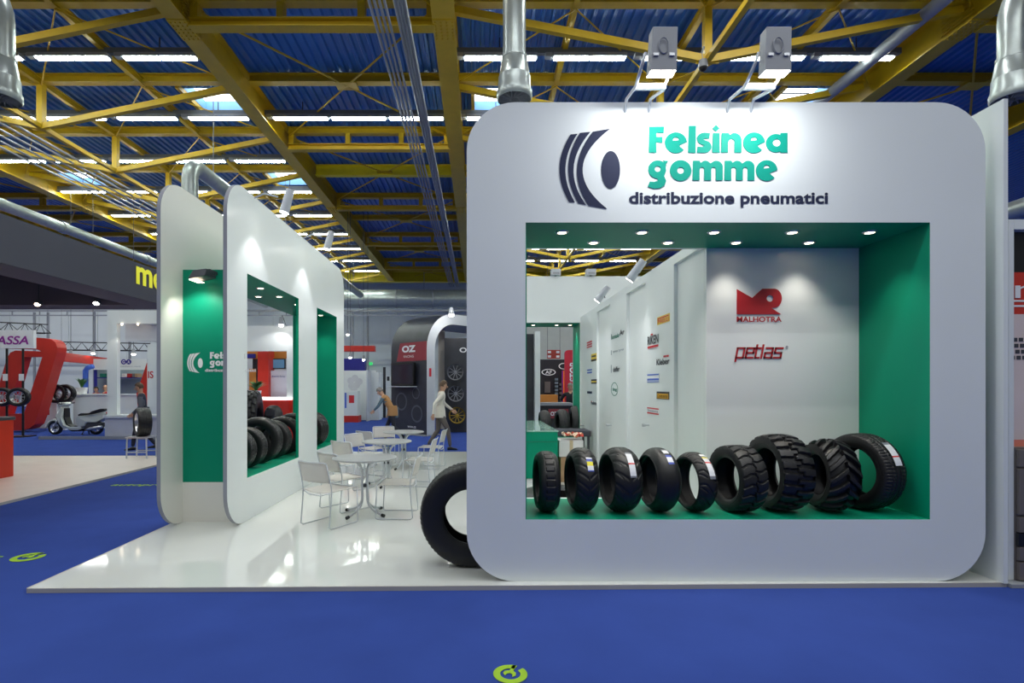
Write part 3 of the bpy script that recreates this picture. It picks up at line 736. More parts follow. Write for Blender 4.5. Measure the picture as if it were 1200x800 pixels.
def sticker(parent, R, crown, p, tw, W, ang, da, v0, v1, rows):
    """a paper label on the tread; rows: list of (fraction, colour index); ang measured from the top toward the viewer, degrees"""
    b = MB(); n = 12; acc = 0
    for frac, ci in rows:
        for q in range(3):
            a0 = math.radians(ang+da*(acc+frac*q/3)); a1 = math.radians(ang+da*(acc+frac*(q+1)/3))
            for c in range(4):
                va = v0+(v1-v0)*c/4; vb = v0+(v1-v0)*(c+1)/4
                cor = []
                for a, vv in ((a0, va), (a0, vb), (a1, vb), (a1, va)):
                    r = R-crown*abs(vv)**p+.003; cor.append((vv*tw*W/2, -r*math.sin(a), r*math.cos(a)+R))
                b.add(cor, [(0, 1, 2, 3)], ci)
        acc += frac
    return b.build('paper_label', STK, parent, smooth=True)
def tyre(label, loc, rz, R, W, rim, pat=pat_road, crown=.012, p=4, depth=.008, n=160, tw=.86, m=RUB, group=None, tilt=None, stk=None, name='tyre'):
    key = (R, W, rim, pat.__name__, crown, depth, n, tw)
    if key not in TY_CACHE: TY_CACHE[key] = tyre_mesh(R, W, rim, pat, crown, p, depth, n, tw); TY_CACHE[key].materials.append(m)
    t = thing(name, label, 'tyre', loc, rz, group)
    if tilt is not None: t.rotation_euler = tilt
    c = bpy.data.objects.new('carcass', TY_CACHE[key]); COL.objects.link(c); c.parent = t
    b = MB()                                            # raised rings on the sidewalls
    for s in (-1, 1):
        for q in (.45, .72):
            rr = rim+(R-crown-rim)*q
            xw = W/2*(.985 if q < .6 else .96)+.001
            b.lathe([(rr-.004, s*(xw-.004)), (rr, s*(xw+.002)), (rr+.004, s*(xw-.004))], 64, axis='x', at=(0, 0, R))
    b.build('sidewall_ring', m, t, smooth=True)
    if stk:
        for s_ in stk: sticker(t, R, crown, p, tw, W, *s_)
    return t
TYY = 4.77
G9 = None
def fx_(px, y=TYY): return (px-560)*y/F
# (label, px centre of the tread at the floor, turn, R, W, rim, pattern...)
tyre('narrow grooved motorcycle tyre, leftmost of the row in the front window', (fx_(640), TYY, SH), math.radians(2), .270, .185, .195, pat_centre, crown=.036, p=3, depth=.007, tw=.94, n=220)
tyre('motorcycle tyre with a blue and yellow label, second in the front window row', (fx_(681), TYY, SH), math.radians(4), .286, .205, .205, pat_v, crown=.05, p=3, depth=.006, tw=.95, n=220,
     stk=[(40, 27, -.10, .44, [(.1, 0), (.22, 1), (.3, 2), (.3, 0), (.08, 1)])])
tyre('wide motorcycle tyre with a tall white label, third in the front window row', (fx_(726), TYY, SH), math.radians(5), .288, .245, .215, pat_v2, crown=.046, p=3, depth=.007, tw=.95, n=220,
     stk=[(28, 50, -.05, .42, [(.08, 4), (.2, 0), (.2, 0), (.06, 3), (.4, 0), (.06, 4)])])
tyre('smooth slick racing tyre with two labels, fourth in the front window row', (fx_(771), TYY, SH), math.radians(7), .286, .22, .21, pat_none, crown=.06, p=2.8, depth=0, tw=.95,
     stk=[(16, 14, -.15, .35, [(.3, 4), (.7, 0)]), (34, 20, -.12, .38, [(.25, 1), (.55, 0), (.2, 1)])])
tyre('slim motorcycle tyre with a long white label, fifth in the front window row', (fx_(813), TYY, SH), math.radians(10), .266, .175, .20, pat_curve, crown=.036, p=2.8, depth=.007, tw=.95, n=220,
     stk=[(18, 58, -.1, .6, [(.12, 0), (.06, 4), (.06, 2), (.16, 0), (.06, 3), (.44, 0), (.1, 4)])])
tyre('forklift tyre with wavy tread blocks, sixth in the front window row', (fx_(863), TYY, SH), math.radians(7), .297, .235, .185, pat_wave, crown=.010, p=4, depth=.015, tw=.93, n=300)
tyre('chunky block tread loader tyre, seventh in the front window row', (fx_(915), TYY+.05, SH), math.radians(2), .345, .275, .215, pat_block, crown=.018, p=3, depth=.028, tw=.98, n=300)
tyre('tractor tyre with deep chevron lugs, eighth in the front window row', (fx_(972), TYY+.02, SH), math.radians(-5), .325, .26, .18, pat_chevron, crown=.04, p=2.4, depth=.04, tw=.99, n=340)
tyre('ribbed truck tyre with a white label, rightmost in the front window', (fx_(1019), TYY+.10, SH), math.radians(14), .346, .235, .215, pat_rib, crown=.018, p=4, depth=.010, tw=.9, n=300,
     stk=[(36, 38, -.25, .45, [(.12, 4), (.3, 0), (.2, 0), (.06, 3), (.32, 0)])])
# the big tyre standing at the panel's left end
tyre('large smooth-walled truck tyre half hidden behind the front panel\'s left end', (-.065, 4.93, FL), math.radians(90), .468, .34, .245, pat_rib, crown=.02, p=4, depth=.009, tw=.9, n=200)
# tyres in the left wall: they stand in a row along the shelf
LT = [(6.93, .285, .205, -3, 'first and nearest'), (7.30, .282, .205, -2, 'second'), (7.72, .338, .225, -2, 'third and largest'), (8.22, .30, .205, 0, 'fourth'), (8.68, .315, .21, 0, 'fifth'), (9.14, .33, .21, 2, 'sixth')]
for y, R, W, a, nm in LT:
    tyre('%s dark car tyre in the left wall\'s near window' % nm, (-3.2, y, SH), math.radians(90-a), R, W, R*.62, pat_road, crown=.014, depth=.006, n=128, group='car tyres in the left wall')
tyre('dark tyre in the far window of the left wall', (-3.1, 9.95, SH), math.radians(62), .32, .22, .2, pat_road, crown=.014, depth=.006, n=128)
tyre('big knobbly off-road tyre on the aisle carpet beyond the left window', (-5.62, 13.0, .002), math.radians(14), .79, .50, .36, pat_off, crown=.06, depth=.035, n=200, tw=.95)
# tyres on the rear shelf
for px, nm, R, rz in ((638, 'left', .29, 0), (658.5, 'middle', .30, 8), (674.5, 'right', .34, 0)):
    tyre('%s of the three tyres on the rear shelf beyond the counter' % nm, (XX(px, 11.98), 11.98, SH), math.radians(rz), R, .235, R*.6, pat_rib, crown=.04, p=2.4, depth=.006, n=128, m=RUBD)
tyre('large black tyre lying flat on the floor behind the front window', (.5, 6.55, FL+.17), 0, .56, .34, .27, pat_rib, crown=.02, p=4, depth=.01, n=160, tilt=(0, PI/2, 0), tw=.9)

# ---------------------------------------------------------------- tables and wire chairs
def bez(p0, p1, p2, n=6): return [Vector(p0)*(1-t)**2+Vector(p1)*2*t*(1-t)+Vector(p2)*t*t for t in [i/n for i in range(n+1)]]
def make_table():
    t = thing('round_table', '', 'table')
    MB().lathe([(.001, .715), (.385, .715), (.405, .72), (.41, .728), (.405, .738), (.398, .741), (.001, .741)], 48).build('table_top', TABT, t, smooth=40)
    for k in range(4):
        a = PI/4+.25+k*PI/2; d = Vector((math.cos(a), math.sin(a), 0))
        pts = bez(d*.25+EZ*.712, d*.052+EZ*.70, d*.045+EZ*.52)+bez(d*.045+EZ*.22, d*.045+EZ*.075, d*.30+EZ*.03, 8)
        l = MB().tube(pts, .0155, 10).build('leg', CHROME, t, smooth=True)
        MB().tube([d*.285+EZ*.031, d*.325+EZ*.024], .021, 10).build('foot_cap', BLACK, l, smooth=40)
    MB().lathe([(.001,.36),(.05,.36),(.05,.40),(.001,.40)], 12).build('collar', DGREY, t)
    return t
tb = make_table()
for i, (x, y, nm) in enumerate(((-1.45, 6.78, 'nearest'), (-1.51, 8.78, 'middle'), (-1.49, 10.6, 'farthest'))):
    t = tb if i == 0 else copy_tree(tb)
    t.location = (x, y, FL); t.rotation_euler = (0, 0, [0, .4, .15][i]); t['group'] = 'round tables on the stand'
    t['label'] = '%s of the three round grey-topped tables with bent tube legs' % nm
def make_chair():
    """front is +y; sled base of thin wire"""
    t = thing('wire_chair', '', 'chair'); r = .0075
    for s in (-1, 1):
        x = s*.235
        pts = [(x, .215, .43), (x, .235, .03), (x*.99, .215, .012), (x*.99, -.2, .012), (x, -.225, .03), (x, -.19, .42), (x, -.20, .5), (x*.97, -.265, .76)]
        MB().tube(pts, r, 6).build('side_frame', WIRE, t, smooth=True)
    MB().tube([(-.228, -.265, .76), (-.2, -.285, .775), (0, -.31, .772), (.2, -.285, .775), (.228, -.265, .76)], r, 6).build('top_rail', WIRE, t, smooth=True)
    MB().tube([(-.235, .215, .43), (.235, .215, .43)], r, 6).build('seat_rail', WIRE, t, smooth=True)
    MB().tube([(-.235, -.19, .425), (-.1, -.22, .385), (.1, -.22, .385), (.235, -.19, .425)], r, 6).build('seat_rail', WIRE, t, smooth=True)
    def sheet(nx, ny, fn):
        b = MB(); n = nx+1
        vs = [fn(i/nx, j/ny) for j in range(ny+1) for i in range(nx+1)]
        b.add(vs, [(j*n+i, j*n+i+1, (j+1)*n+i+1, (j+1)*n+i) for j in range(ny) for i in range(nx)])
        return b
    o = sheet(8, 8, lambda u, v: (-.228+.456*u, -.195+.41*v, .432-.025*math.sin(PI*u)*(1-.5*v))).build('seat', SEATM, t, smooth=True)
    o.modifiers.new('thick', 'SOLIDIFY').thickness = .006
    o = sheet(8, 6, lambda u, v: (-.226+.452*u, -.21-.055*v-.042*math.sin(PI*u), .535+.228*v)).build('backrest', SEATM, t, smooth=True)
    o.modifiers.new('thick', 'SOLIDIFY').thickness = .005
    return t
ch = make_chair()
CH = [(-1.775, 6.33, (.51, .86), 'white wire chair nearest the viewer, left of the nearest round table'),
      (-1.80, 7.12, (.66, .75), 'white wire chair beside the left wall, just behind the nearest left chair'),
      (-1.02, 6.74, (-1, .03), 'white wire chair at the right side of the nearest round table'),
      (-2.02, 8.58, (.55, .83), 'white wire chair with its back to us, left of the middle table'),
      (-2.05, 9.55, (.85, -.5), 'white wire chair behind the middle table, turned toward it'),
      (-.98, 8.85, (-1, .1), 'white wire chair at the right side of the middle table'),
      (-2.05, 10.45, (.6, .8), 'white wire chair at the left side of the farthest table'),
      (-.93, 10.65, (-1, .15), 'white wire chair at the right side of the farthest table'),
      (-1.95, 11.2, (.35, -.94), 'white wire chair farthest from the viewer, beyond the last table')]
for i, (x, y, f, lb) in enumerate(CH):
    t = ch if i == 0 else copy_tree(ch)
    t.location = (x, y, FL); t.rotation_euler = (0, 0, math.atan2(f[1], f[0])-PI/2); t['label'] = lb; t['group'] = 'wire chairs on the stand'

# ---------------------------------------------------------------- counter, boxes behind the front window
GLASS = mat('greenish_glass_top', (150, 190, 175), .06, spec=.6)
t = thing('reception_counter', 'long green counter with a glass top inside the stand', 'counter', (0, 8.9, FL))
x0, x1, y1, zt = .45, 1.343, 2.55, Z(-.753)-FL
boxo('body', (x0, 0, .09), (x1, y1, zt-.02), GREEN, t, bevel=.006)
boxo('plinth', (x0+.02, .02, .0), (x1-.02, y1, .09), WHITE, t)
boxo('glass_top', (x0-.01, -.012, zt-.02), (x1+.012, y1+.01, zt), GLASS, t, bevel=.003)
boxo('front_seam', (x0, -.004, zt-.19), (x1, .0, zt-.186), DGREY, t)
CARD = mat('brown_cardboard', (176, 140, 104), .8, noise=(8, .08)); PAPERB = mat('white_cardboard', (226, 224, 222), .6)
def carton(label, x, y, z, wx, wy, h, m, rz=0):
    t = thing('carton', label, 'box', (x, y, z), rz)
    boxo('body', (-wx/2, -wy/2, 0), (wx/2, wy/2, h), m, t, bevel=.004)
    boxo('tape', (-.03, -wy/2-.002, 0), (.03, wy/2+.002, h+.002), mat('packing_tape', (196, 176, 140), .3), t)
    for s in (-1, 1): MB().add([(-wx/2, s*wy/2*.02, h+.003), (wx/2, s*wy/2*.02, h+.003), (wx/2, s*wy/2, h+.006), (-wx/2, s*wy/2, h+.006)], [(0,1,2,3)]).build('flap', m, t)
    return t
carton('brown cardboard box standing on the floor beside the green counter', 1.62, 9.3, FL, .44, .4, .42, CARD, .1)
carton('white box stacked on the brown cardboard box', 1.60, 9.3, FL+.428, .42, .38, .28, PAPERB, .05)
wr = thing('paper_wrapping', 'crumpled red and white wrapping paper on the white box', 'paper', (1.66, 9.3, FL+.72))
rg = random.Random(3); b = MB(); n = 9
vs = [((i/n-.5)*.34, (j/n-.5)*.3, .03+rg.random()*.09) for j in range(n+1) for i in range(n+1)]
b.add(vs, []);
for j in range(n):
    for i in range(n): b.f.append([j*(n+1)+i, j*(n+1)+i+1, (j+1)*(n+1)+i+1, (j+1)*(n+1)+i]); b.m.append(rg.choice([0, 0, 1, 2]))
b.build('sheet', [mat('cream_paper', (236, 216, 190), .7), mat('red_paper', (196, 60, 44), .6), mat('brown_paper', (150, 100, 60), .7)], wr)
st = thing('low_bench', 'dark grey upholstered bench behind the white box', 'bench', (1.85, 10.6, FL))
boxo('seat', (-.48, -.3, .66), (.36, .3, .78), mat('dark_grey_fabric', (70, 72, 80), .9), st, bevel=.02)
for sx in (-.4, .31):
    for sy in (-.25, .25): boxo('leg', (sx-.02, sy-.02, 0), (sx+.02, sy+.02, .66), DGREY, st)
# ---------------------------------------------------------------- things along the aisles and beyond the stand
LFLOOR = mat('pale_beige_floor', (222, 214, 204), .3); DKP = mat('near_black_panel', (36, 36, 42), .5); BROWNG = mat('grey_brown_lacquer', (112, 104, 100), .4)
def pq(px, py, y): return (XX(px, y), ZZ(py, y))
def board(name, px0, px1, py0, py1, y, th, m, parent=None, bevel=0, zmin=None):
    z0 = ZZ(py1, y) if zmin is None else zmin
    return boxo(name, (XX(px0, y), y, z0), (XX(px1, y), y+th, ZZ(py0, y)), m, parent, bevel)
# carpet marks
def wrench_ring(label, x, y, R, rz):
    t = thing('carpet_logo', label, 'floor marking', (x, y, .003), rz)
    b = MB(); n = 40
    a0, a1 = math.radians(62), math.radians(398)
    out = [(R*math.cos(a0+(a1-a0)*i/n), R*math.sin(a0+(a1-a0)*i/n)) for i in range(n+1)]
    inn = [(.59*R*math.cos(a1+(a0-a1)*i/n), .59*R*math.sin(a1+(a0-a1)*i/n)) for i in range(n+1)]
    decal('', out+inn, (0,0,0), EX, EY, None, lift=.002, mb=b, th=.0015); b.build('ring', LIME, t)
    h = [(.22, 1.0), (.40, .92), (.20, .30), (.34, .10), (.30, -.2), (.08, -.34), (.12, -.1), (.0, .08), (-.18, .04), (-.32, -.16), (-.42, .1), (-.3, .34), (-.02, .38)]
    decal('wrench', [(x_*R, y_*R) for x_, y_ in h], (0,0,0), EX, EY, LIME, t, lift=.002)
    return t
wrench_ring('lime ring and spanner logo on the blue carpet in front', XX(598, 3.09), 3.09, .10, 0)
t = wrench_ring('lime ring and spanner logo on the carpet at the left edge', XX(33, 5.2), 5.2, .14, .9)
text('lettering', 'autopromotec', (-1.75, -.1, 0), EX, EY, 1.5, .16, LIME, t, .02, lift=.002); t.rotation_euler = (0, 0, .05)
t = thing('carpet_lettering', 'lime lettering on the blue aisle carpet farther back at left', 'floor marking', (-6.2, 8.85, .003))
text('lettering', 'autopromotec', (0, 0, 0), EX, EY, 1.6, .2, LIME, t, .02)

# the stand across the aisle at left: floor, canopy, counter
t = tag(boxo('floor_beige', (-22, 3.5, .002), (-6.74, 12.5, .035), LFLOOR), 'pale beige raised floor across the aisle at left', kind='structure')
boxo('edge_trim', (-6.74, 3.5, 0), (-6.725, 12.5, .037), ALU, t); boxo('edge_trim', (-22, 12.5, 0), (-6.725, 12.515, .037), ALU, t)
cn = thing('dark_canopy', 'charcoal flat canopy with yellow letters above the stand at far left', 'canopy', (0, 0, 0))
z0, z1 = Z(1.74), Z(2.44)
boxo('fascia', (-6.80, 3.5, z0), (-6.74, 12.05, z1), CHAR, cn); boxo('fascia', (-22, 11.99, z0), (-6.80, 12.05, z1), CHAR, cn); boxo('fascia', (-22, 3.5, z0), (-6.8, 3.56, z1), CHAR, cn)
CHAR2 = mat('mauve_grey_soffit', (88, 80, 92), .7)
boxo('soffit', (-7.5, 3.56, z0), (-6.80, 11.99, z0+.03), CHAR2, cn); boxo('soffit', (-22, 11.4, z0), (-7.5, 11.99, z0+.03), CHAR2, cn)
boxo('inner_face', (-7.53, 3.56, z0+.03), (-7.5, 11.4, z1-.05), CHAR2, cn); boxo('inner_face', (-22, 11.4, z0+.03), (-7.53, 11.43, z1-.05), CHAR2, cn)
boxo('roof', (-22, 3.56, z1-.05), (-6.80, 11.99, z1), CHAR, cn)
text('lettering', 'momo', (-6.74, 10.42, ZZ(332.5, 10.42)), EY, EZ, 1.9, .36, SIGNY, cn, .03, lift=.012)
for x, y, nm, mm in ((-9.3, 11.2, 'warm white', WBULB), (-7.95, 11.05, 'cool white', BULB)):
    q = thing('spotlight', '%s spotlight shining under the charcoal canopy' % nm, 'spotlight', (x, y, z0-.02))
    MB().lathe([(.001, .1), (.06, .1), (.07, .0), (.055, .0)], 16).build('housing', DGREY, q, smooth=40); MB().ell((0, -.03, 0), .055, .05, .04).build('lamp_glass', mm, q, smooth=True)
    MB().cyl((0, 0, .1), (0, 0, .67), .012, 6).build('stem', DGREY, q)
    light('spot_beam', 'SPOT', (x, y-.05, z0-.08), 60, (1, .95, .88), aim=(x-.4, y-.6, 0), angle=120)
rc = thing('red_counter', 'orange red counter with a grey top at the left edge', 'counter', (0, 7.6, .035))
boxo('body', (-9.6, 0, 0), (-8.5, 2.09, 1.03), REDC, rc, bevel=.01); boxo('counter_top', (-9.63, -.02, 1.03), (-8.48, 2.11, 1.09), DGREY, rc, bevel=.008)
# stool with a car wheel on it
x, y = XX(166, 12.2), 12.2
s = thing('metal_stool', 'white metal stool carrying a car tyre by the beige floor edge', 'stool', (x, y, .035))
boxo('seat', (-.25, -.2, .46), (.25, .2, .49), WIRE, s)
for a in (-.23, .23):
    for b_ in (-.18, .18): MB().cyl((a, b_, 0), (a*.95, b_, .46), .016, 8).build('leg', WIRE, s)
for b_ in (-.18, .18): MB().cyl((-.23, b_, .14), (.23, b_, .14), .012, 8).build('stretcher', WIRE, s)
def wheel(label, loc, rz, R=.33, W=.22, spokes=5, rimm=CHROME, tyre_on=True, group=None, cat='wheel', width_rim=.62):
    """axis along local x, the outer face towards -x; stands on its tread"""
    t = thing('wheel' if tyre_on else 'alloy_wheel', label, cat, loc, rz, group); rr = R*.66 if tyre_on else R
    if tyre_on:
        key = ('w', R, W)
        if key not in TY_CACHE: TY_CACHE[key] = tyre_mesh(R, W, rr, pat_road, .014, 4, .006, 96, .86); TY_CACHE[key].materials.append(RUB)
        c = bpy.data.objects.new('tyre', TY_CACHE[key]); COL.objects.link(c); c.parent = t
    b = MB(); w2 = W/2*.82
    b.lathe([(rr, -w2), (rr*.985, -w2+.012), (rr*.90, -w2+.03), (rr*.86, 0), (rr*.90, w2), (rr, w2)], 40, axis='x', at=(0, 0, R)); b.build('rim_barrel', rimm, t, smooth=45)
    sp = MB()
    for k in range(spokes):
        a = 2*PI*k/spokes
        p0 = Vector((-w2+.055, .05*math.cos(a)*R*3, R+.05*math.sin(a)*R*3)); p1 = Vector((-w2+.02, rr*.93*math.cos(a), R+rr*.93*math.sin(a)))
        sp.bar(p0, p1, .022 if spokes > 6 else .05, .03, up=(1, 0, 0))
    sp.build('spokes', rimm, t)
    MB().lathe([(.001, -w2+.02), (.04, -w2+.025), (.055, -w2+.06), (.001, -w2+.07)], 16, axis='x', at=(0, 0, R)).build('hub_cap', rimm, t, smooth=45)
    return t
wheel('alloy wheel with wide tyre standing on the white metal stool', (x+.02, y, .035+.49), math.radians(44), .33, .28)

# grey plinth with the scooter, white pavilion behind it
pl = thing('scooter_plinth', 'low grey-edged plinth under the parked scooter', 'plinth', (0, 16.6, 0))
boxo('body', (XX(45, 16.6), 0, .003), (-8.0, 4.2, .1), GREYP, pl); boxo('carpet_top', (XX(45, 16.6)+.06, .06, .1), (-8.06, 4.14, .106), CARPET, pl)
pv = thing('white_pavilion', 'white open pavilion frame behind the stool, with two small downlights', 'pavilion', (0, 16.75, .106))
Y = 16.75
def pvb(n, a, b, c, d, th=.5, m=WHITE, off=0.): return boxo(n, (XX(a, Y), off, ZZ(d, Y)-.106), (XX(b, Y), off+th, ZZ(c, Y)-.106), m, pv)
pvb('post', 125.5, 137, 379, 487, .16); pvb('fascia', 125.5, 200, 363.5, 379, .25)
pvb('drop_board', 141, 200, 379.1, 399, .22, mat('pale_grey_laminate', (206, 209, 214), .4), .24)
boxo('base', (XX(125.5, Y), -.1, 0), (-8.1, .6, ZZ(487, Y)-.106), mat('pale_grey_laminate', (206, 209, 214), .4), pv); pvb('ledge', 124.5, 200, 486, 489, .75, WHITE, -.15)
for px in (143.2, 162): MB().ell((XX(px, Y), -.02, ZZ(380, Y)-.106), .03, .03, .03).build('downlight', WBULB, pv, smooth=True)
light('spot_beam', 'SPOT', P(143, 383, 16.5), 12, (1, .93, .8), aim=P(138, 440, 16.75), angle=90)

# scooter, nose to the left -------------------------------------------------------
def make_scooter(x, y, z):
    t = thing('motor_scooter', 'pale grey motor scooter with black seat parked on its stand', 'scooter', (x, y, z))
    SB = mat('pearl_grey_bodywork', (196, 202, 196), .25, coat=.5)
    def wh(n, cx, R):
        w_ = MB().lathe([(R, -.03), (R+.0, .03), (R-.03, .055), (R-.075, .05), (R-.075, -.05), (R-.03, -.055)], 32, axis='y', at=(cx, 0, R), closed=True).build(n, RUB, t, smooth=45)
        b = MB().lathe([(R-.075, -.045), (R-.09, -.03), (R-.09, .03), (R-.075, .045)], 28, axis='y', at=(cx, 0, R))
        for k in range(5):
            a = 2*PI*k/5; b.bar((cx+.03*math.cos(a), 0, R+.03*math.sin(a)), (cx+(R-.08)*math.cos(a), 0, R+(R-.08)*math.sin(a)), .03, .05, up=(0,1,0))
        b.build('rim', CHROME, w_)
        MB().lathe([(.001, -.06), (.05, -.055), (.05, .055), (.001, .06)], 14, axis='y', at=(cx, 0, R)).build('hub', DGREY, w_)
    wh('front_wheel', -.64, .225); wh('rear_wheel', .68, .225)
    def prism(n, pts, w0, m, taper=None, bev=.02):
        b = MB(); k = len(pts)
        tw_ = taper or [1]*k
        vs = [(px, -w0/2*tw_[i], pz) for i, (px, pz) in enumerate(pts)]+[(px, w0/2*tw_[i], pz) for i, (px, pz) in enumerate(pts)]
        b.add(vs, [list(range(k)), [k+i for i in range(k)][::-1]]+[(i, (i+1) % k, k+(i+1) % k, k+i) for i in range(k)])
        return b.build(n, m, t, bevel=bev)
    b = MB(); N = 12                                      # front mudguard: arched shell
    for i in range(N+1):
        a = math.radians(178-130*i/N); r = .275
        for j, (dy, dr) in enumerate(((-.09, -.05), (-.06, .0), (0, .012), (.06, 0), (.09, -.05))): b.v.append((-.64+(r+dr)*math.cos(a), dy, .225+(r+dr)*math.sin(a)))
    for i in range(N):
        for j in range(4): b.f.append([i*5+j, i*5+j+1, (i+1)*5+j+1, (i+1)*5+j]); b.m.append(0)
    o = b.build('mudguard', SB, t, smooth=True); o.modifiers.new('thick', 'SOLIDIFY').thickness = .012
    for s_ in (-1, 1): MB().tube([(-.64, s_*.085, .225), (-.5, s_*.085, .52)], .022, 8).build('fork_leg', CHROME, t, smooth=True)
    prism('leg_shield', [(-.56, .50), (-.50, .62), (-.36, .92), (-.30, .93), (-.28, .80), (-.30, .55), (-.22, .32), (-.10, .26), (-.10, .20), (-.30, .20), (-.42, .32)], .40, SB, [.5, .8, .6, .6, .8, 1, 1, 1, .9, .8, .6], .03)
    prism('inner_shield', [(-.285, .86), (-.26, .86), (-.25, .56), (-.17, .34), (-.05, .285), (.18, .285), (.18, .26), (-.09, .26), (-.23, .33), (-.30, .55)], .24, BLACK)
    prism('floorboard', [(-.14, .26), (.30, .27), (.34, .20), (.2, .15), (-.1, .16)], .36, SB)
    prism('belly_pan', [(-.12, .16), (.28, .16), (.36, .12), (0, .11)], .3, BLACK, bev=.01)
    prism('rear_body', [(.16, .34), (.15, .56), (.22, .60), (.66, .66), (1.02, .74), (1.08, .70), (1.0, .52), (.78, .40), (.50, .40), (.40, .26), (.22, .24)], .40, SB, [1, 1, .9, 1, .7, .6, .8, 1, 1, .9, .9], .03)
    prism('engine_cover', [(.42, .14), (.40, .34), (.62, .40), (.86, .38), (.88, .26), (.70, .16)], .30, DGREY)
    prism('seat', [(.16, .60), (.17, .66), (.28, .70), (.52, .69), (.62, .76), (.88, .84), (1.0, .84), (1.02, .78), (.70, .68), (.22, .61)], .30, BLACK, [.8, .85, 1, 1, 1, .9, .8, .7, .9, .9], .025)
    prism('handlebar_cover', [(-.50, .93), (-.46, 1.0), (-.36, 1.06), (-.24, 1.04), (-.20, .98), (-.28, .92)], .26, SB, None, .03)
    MB().ell((-.49, 0, .98), .05, .09, .06).build('headlight', PLAINW, t, smooth=True)
    MB().tube([(-.30, -.36, 1.02), (-.33, -.2, 1.0), (-.33, .2, 1.0), (-.30, .36, 1.02)], .018, 8).build('handlebar', BLACK, t, smooth=True)
    for s_ in (-1, 1):
        m_ = MB().tube([(-.32, s_*.25, 1.02), (-.36, s_*.3, 1.16)], .008, 6).build('mirror_stem', BLACK, t)
        MB().ell((-.36, s_*.31, 1.18), .025, .06, .04).build('mirror_glass', BLACK, m_, smooth=True)
    MB().ell((1.06, 0, .70), .04, .1, .05).build('tail_light', REDST, t, smooth=True)
    MB().tube([(.45, -.16, .16), (.62, -.2, .2), (1.0, -.2, .27)], [.03, .05, .05], 12).build('exhaust', CHROME, t, smooth=True)
    MB().tube([(.36, -.1, .15), (.33, -.16, .01), (.40, -.16, .01)], .014, 6).tube([(.36, .1, .15), (.33, .16, .01), (.40, .16, .01)], .014, 6).build('centre_stand', BLACK, t)
    return t
make_scooter(XX(88.3, 17.2), 17.2, .106)

# red loop display and its wheels --------------------------------------------------
def loop(label, out, hole, y, d):
    t = MB().plate([pq(a, b, y) for a, b in out], [[pq(a, b, y) for a, b in hole]], y, y+d, lambda u, v, w_: (u, w_, v)).build('red_loop_frame', REDST)
    return tag(t, label, 'display frame')
loop('front red leaning loop frame beside the scooter', [(-28, 391), (52, 396), (60, 397.5), (65, 401), (67, 407), (66.5, 413), (44, 487), (40, 497), (34, 502), (26, 504), (-28, 506)],
     [(-20, 407), (43, 409), (49, 412), (49.5, 418), (29, 481), (25, 488), (18, 491), (-20, 493)], 19.2, .45)
loop('rear red leaning loop frame behind the front red loop', [(18, 410.5), (60, 412), (66, 418), (52, 472), (44, 492), (-14, 493), (8, 420), (12, 413)], [(28, 418), (52, 418), (57, 421), (42, 478), (36, 484), (8, 485)], 22.5, .4)
t = thing('hanging_sign', 'white sign board with purple letters at the left edge', 'sign', (0, 17.5, 0))
board('board', -30, 39, 386.5, 408, 17.5-17.5+17.5, .12, PLAINW).parent = t; t.children[0].location = (0, -17.5, 0)
PURP = mat('purple_print', (150, 40, 150), .4)
text('lettering', 'ASSA', P(-5, 403.5, 17.49)-Vector((0, 17.5, 0)), EX, EZ, 38.5*17.5/F, 10*17.5/F, PURP, t, .02, shear=.2, lift=.004)
for px, nm in ((6.5, 'left'), (25.5, 'right')):
    p = thing('display_pole', '%s black pole holding a wheel under the white sign' % nm, 'pole', (XX(px, 17.5), 17.55, 0))
    MB().cyl((0, 0, 0), (0, 0, ZZ(408, 17.5)), .035, 12).build('pole', BLACK, p); boxo('base', (-.25, -.25, 0), (.25, .25, .03), BLACK, p)
    boxo('price_tag', (-.1, -.05, ZZ(446, 17.5)), (.06, -.035, ZZ(438, 17.5)), PLAINW, p)
    R = .31; o = wheel('%s alloy wheel on a black pole under the white sign' % nm, (XX(px-3.5, 17.3), 17.3, ZZ(465, 17.3)-R), math.radians(110), R, .26, 10)
for px, nm, y in ((66, 'left', 20.2), (76, 'right', 20.3)):
    wheel('%s of the two wheels displayed beyond the red loop' % nm, (XX(px, y), y, ZZ(461, y)-.36), math.radians(106), .36, .26, 8)
    tag(boxo('display_stand', (XX(px-3, y), y-.1, 0), (XX(px+3, y), y+.3, ZZ(461, y)-.36), WHITE), 'white stand under the %s wheel beyond the red loop' % nm, 'stand')
def truss(label, p, q, h=.3, seg=None, m=BLACK):
    p = Vector(p); q = Vector(q); L = (q-p).length; n = seg or max(3, int(L/.45)); d = (q-p)/n
    t = thing('lighting_truss', label, 'truss', p); pr = Vector((-d.y, d.x, 0)).normalized()*h*.5
    for off in (pr, -pr): MB().tube([off, q-p+off], .025, 6).build('chord', m, t)
    MB().tube([EZ*h, q-p+EZ*h], .025, 6).build('chord', m, t)
    for k in range(n):
        a = d*k; b_ = d*(k+1); mid = (a+b_)/2+EZ*h
        MB().tube([a+pr, mid, b_+pr], .014, 5).tube([a-pr, mid, b_-pr], .014, 5).build('lacing', m, t)
    for k in (0, n): MB().tube([d*k+EZ*h, d*k+EZ*(Z(7.9)-p.z)], .006, 4).build('hanging_wire', DGREY, t)
    return t
truss('black lighting truss above the white sign at left', P(-20, 388, 19), P(56, 390.5, 21), .35)
truss('black lighting truss behind the white pavilion', P(72, 410, 23), P(176, 411, 25), .35)
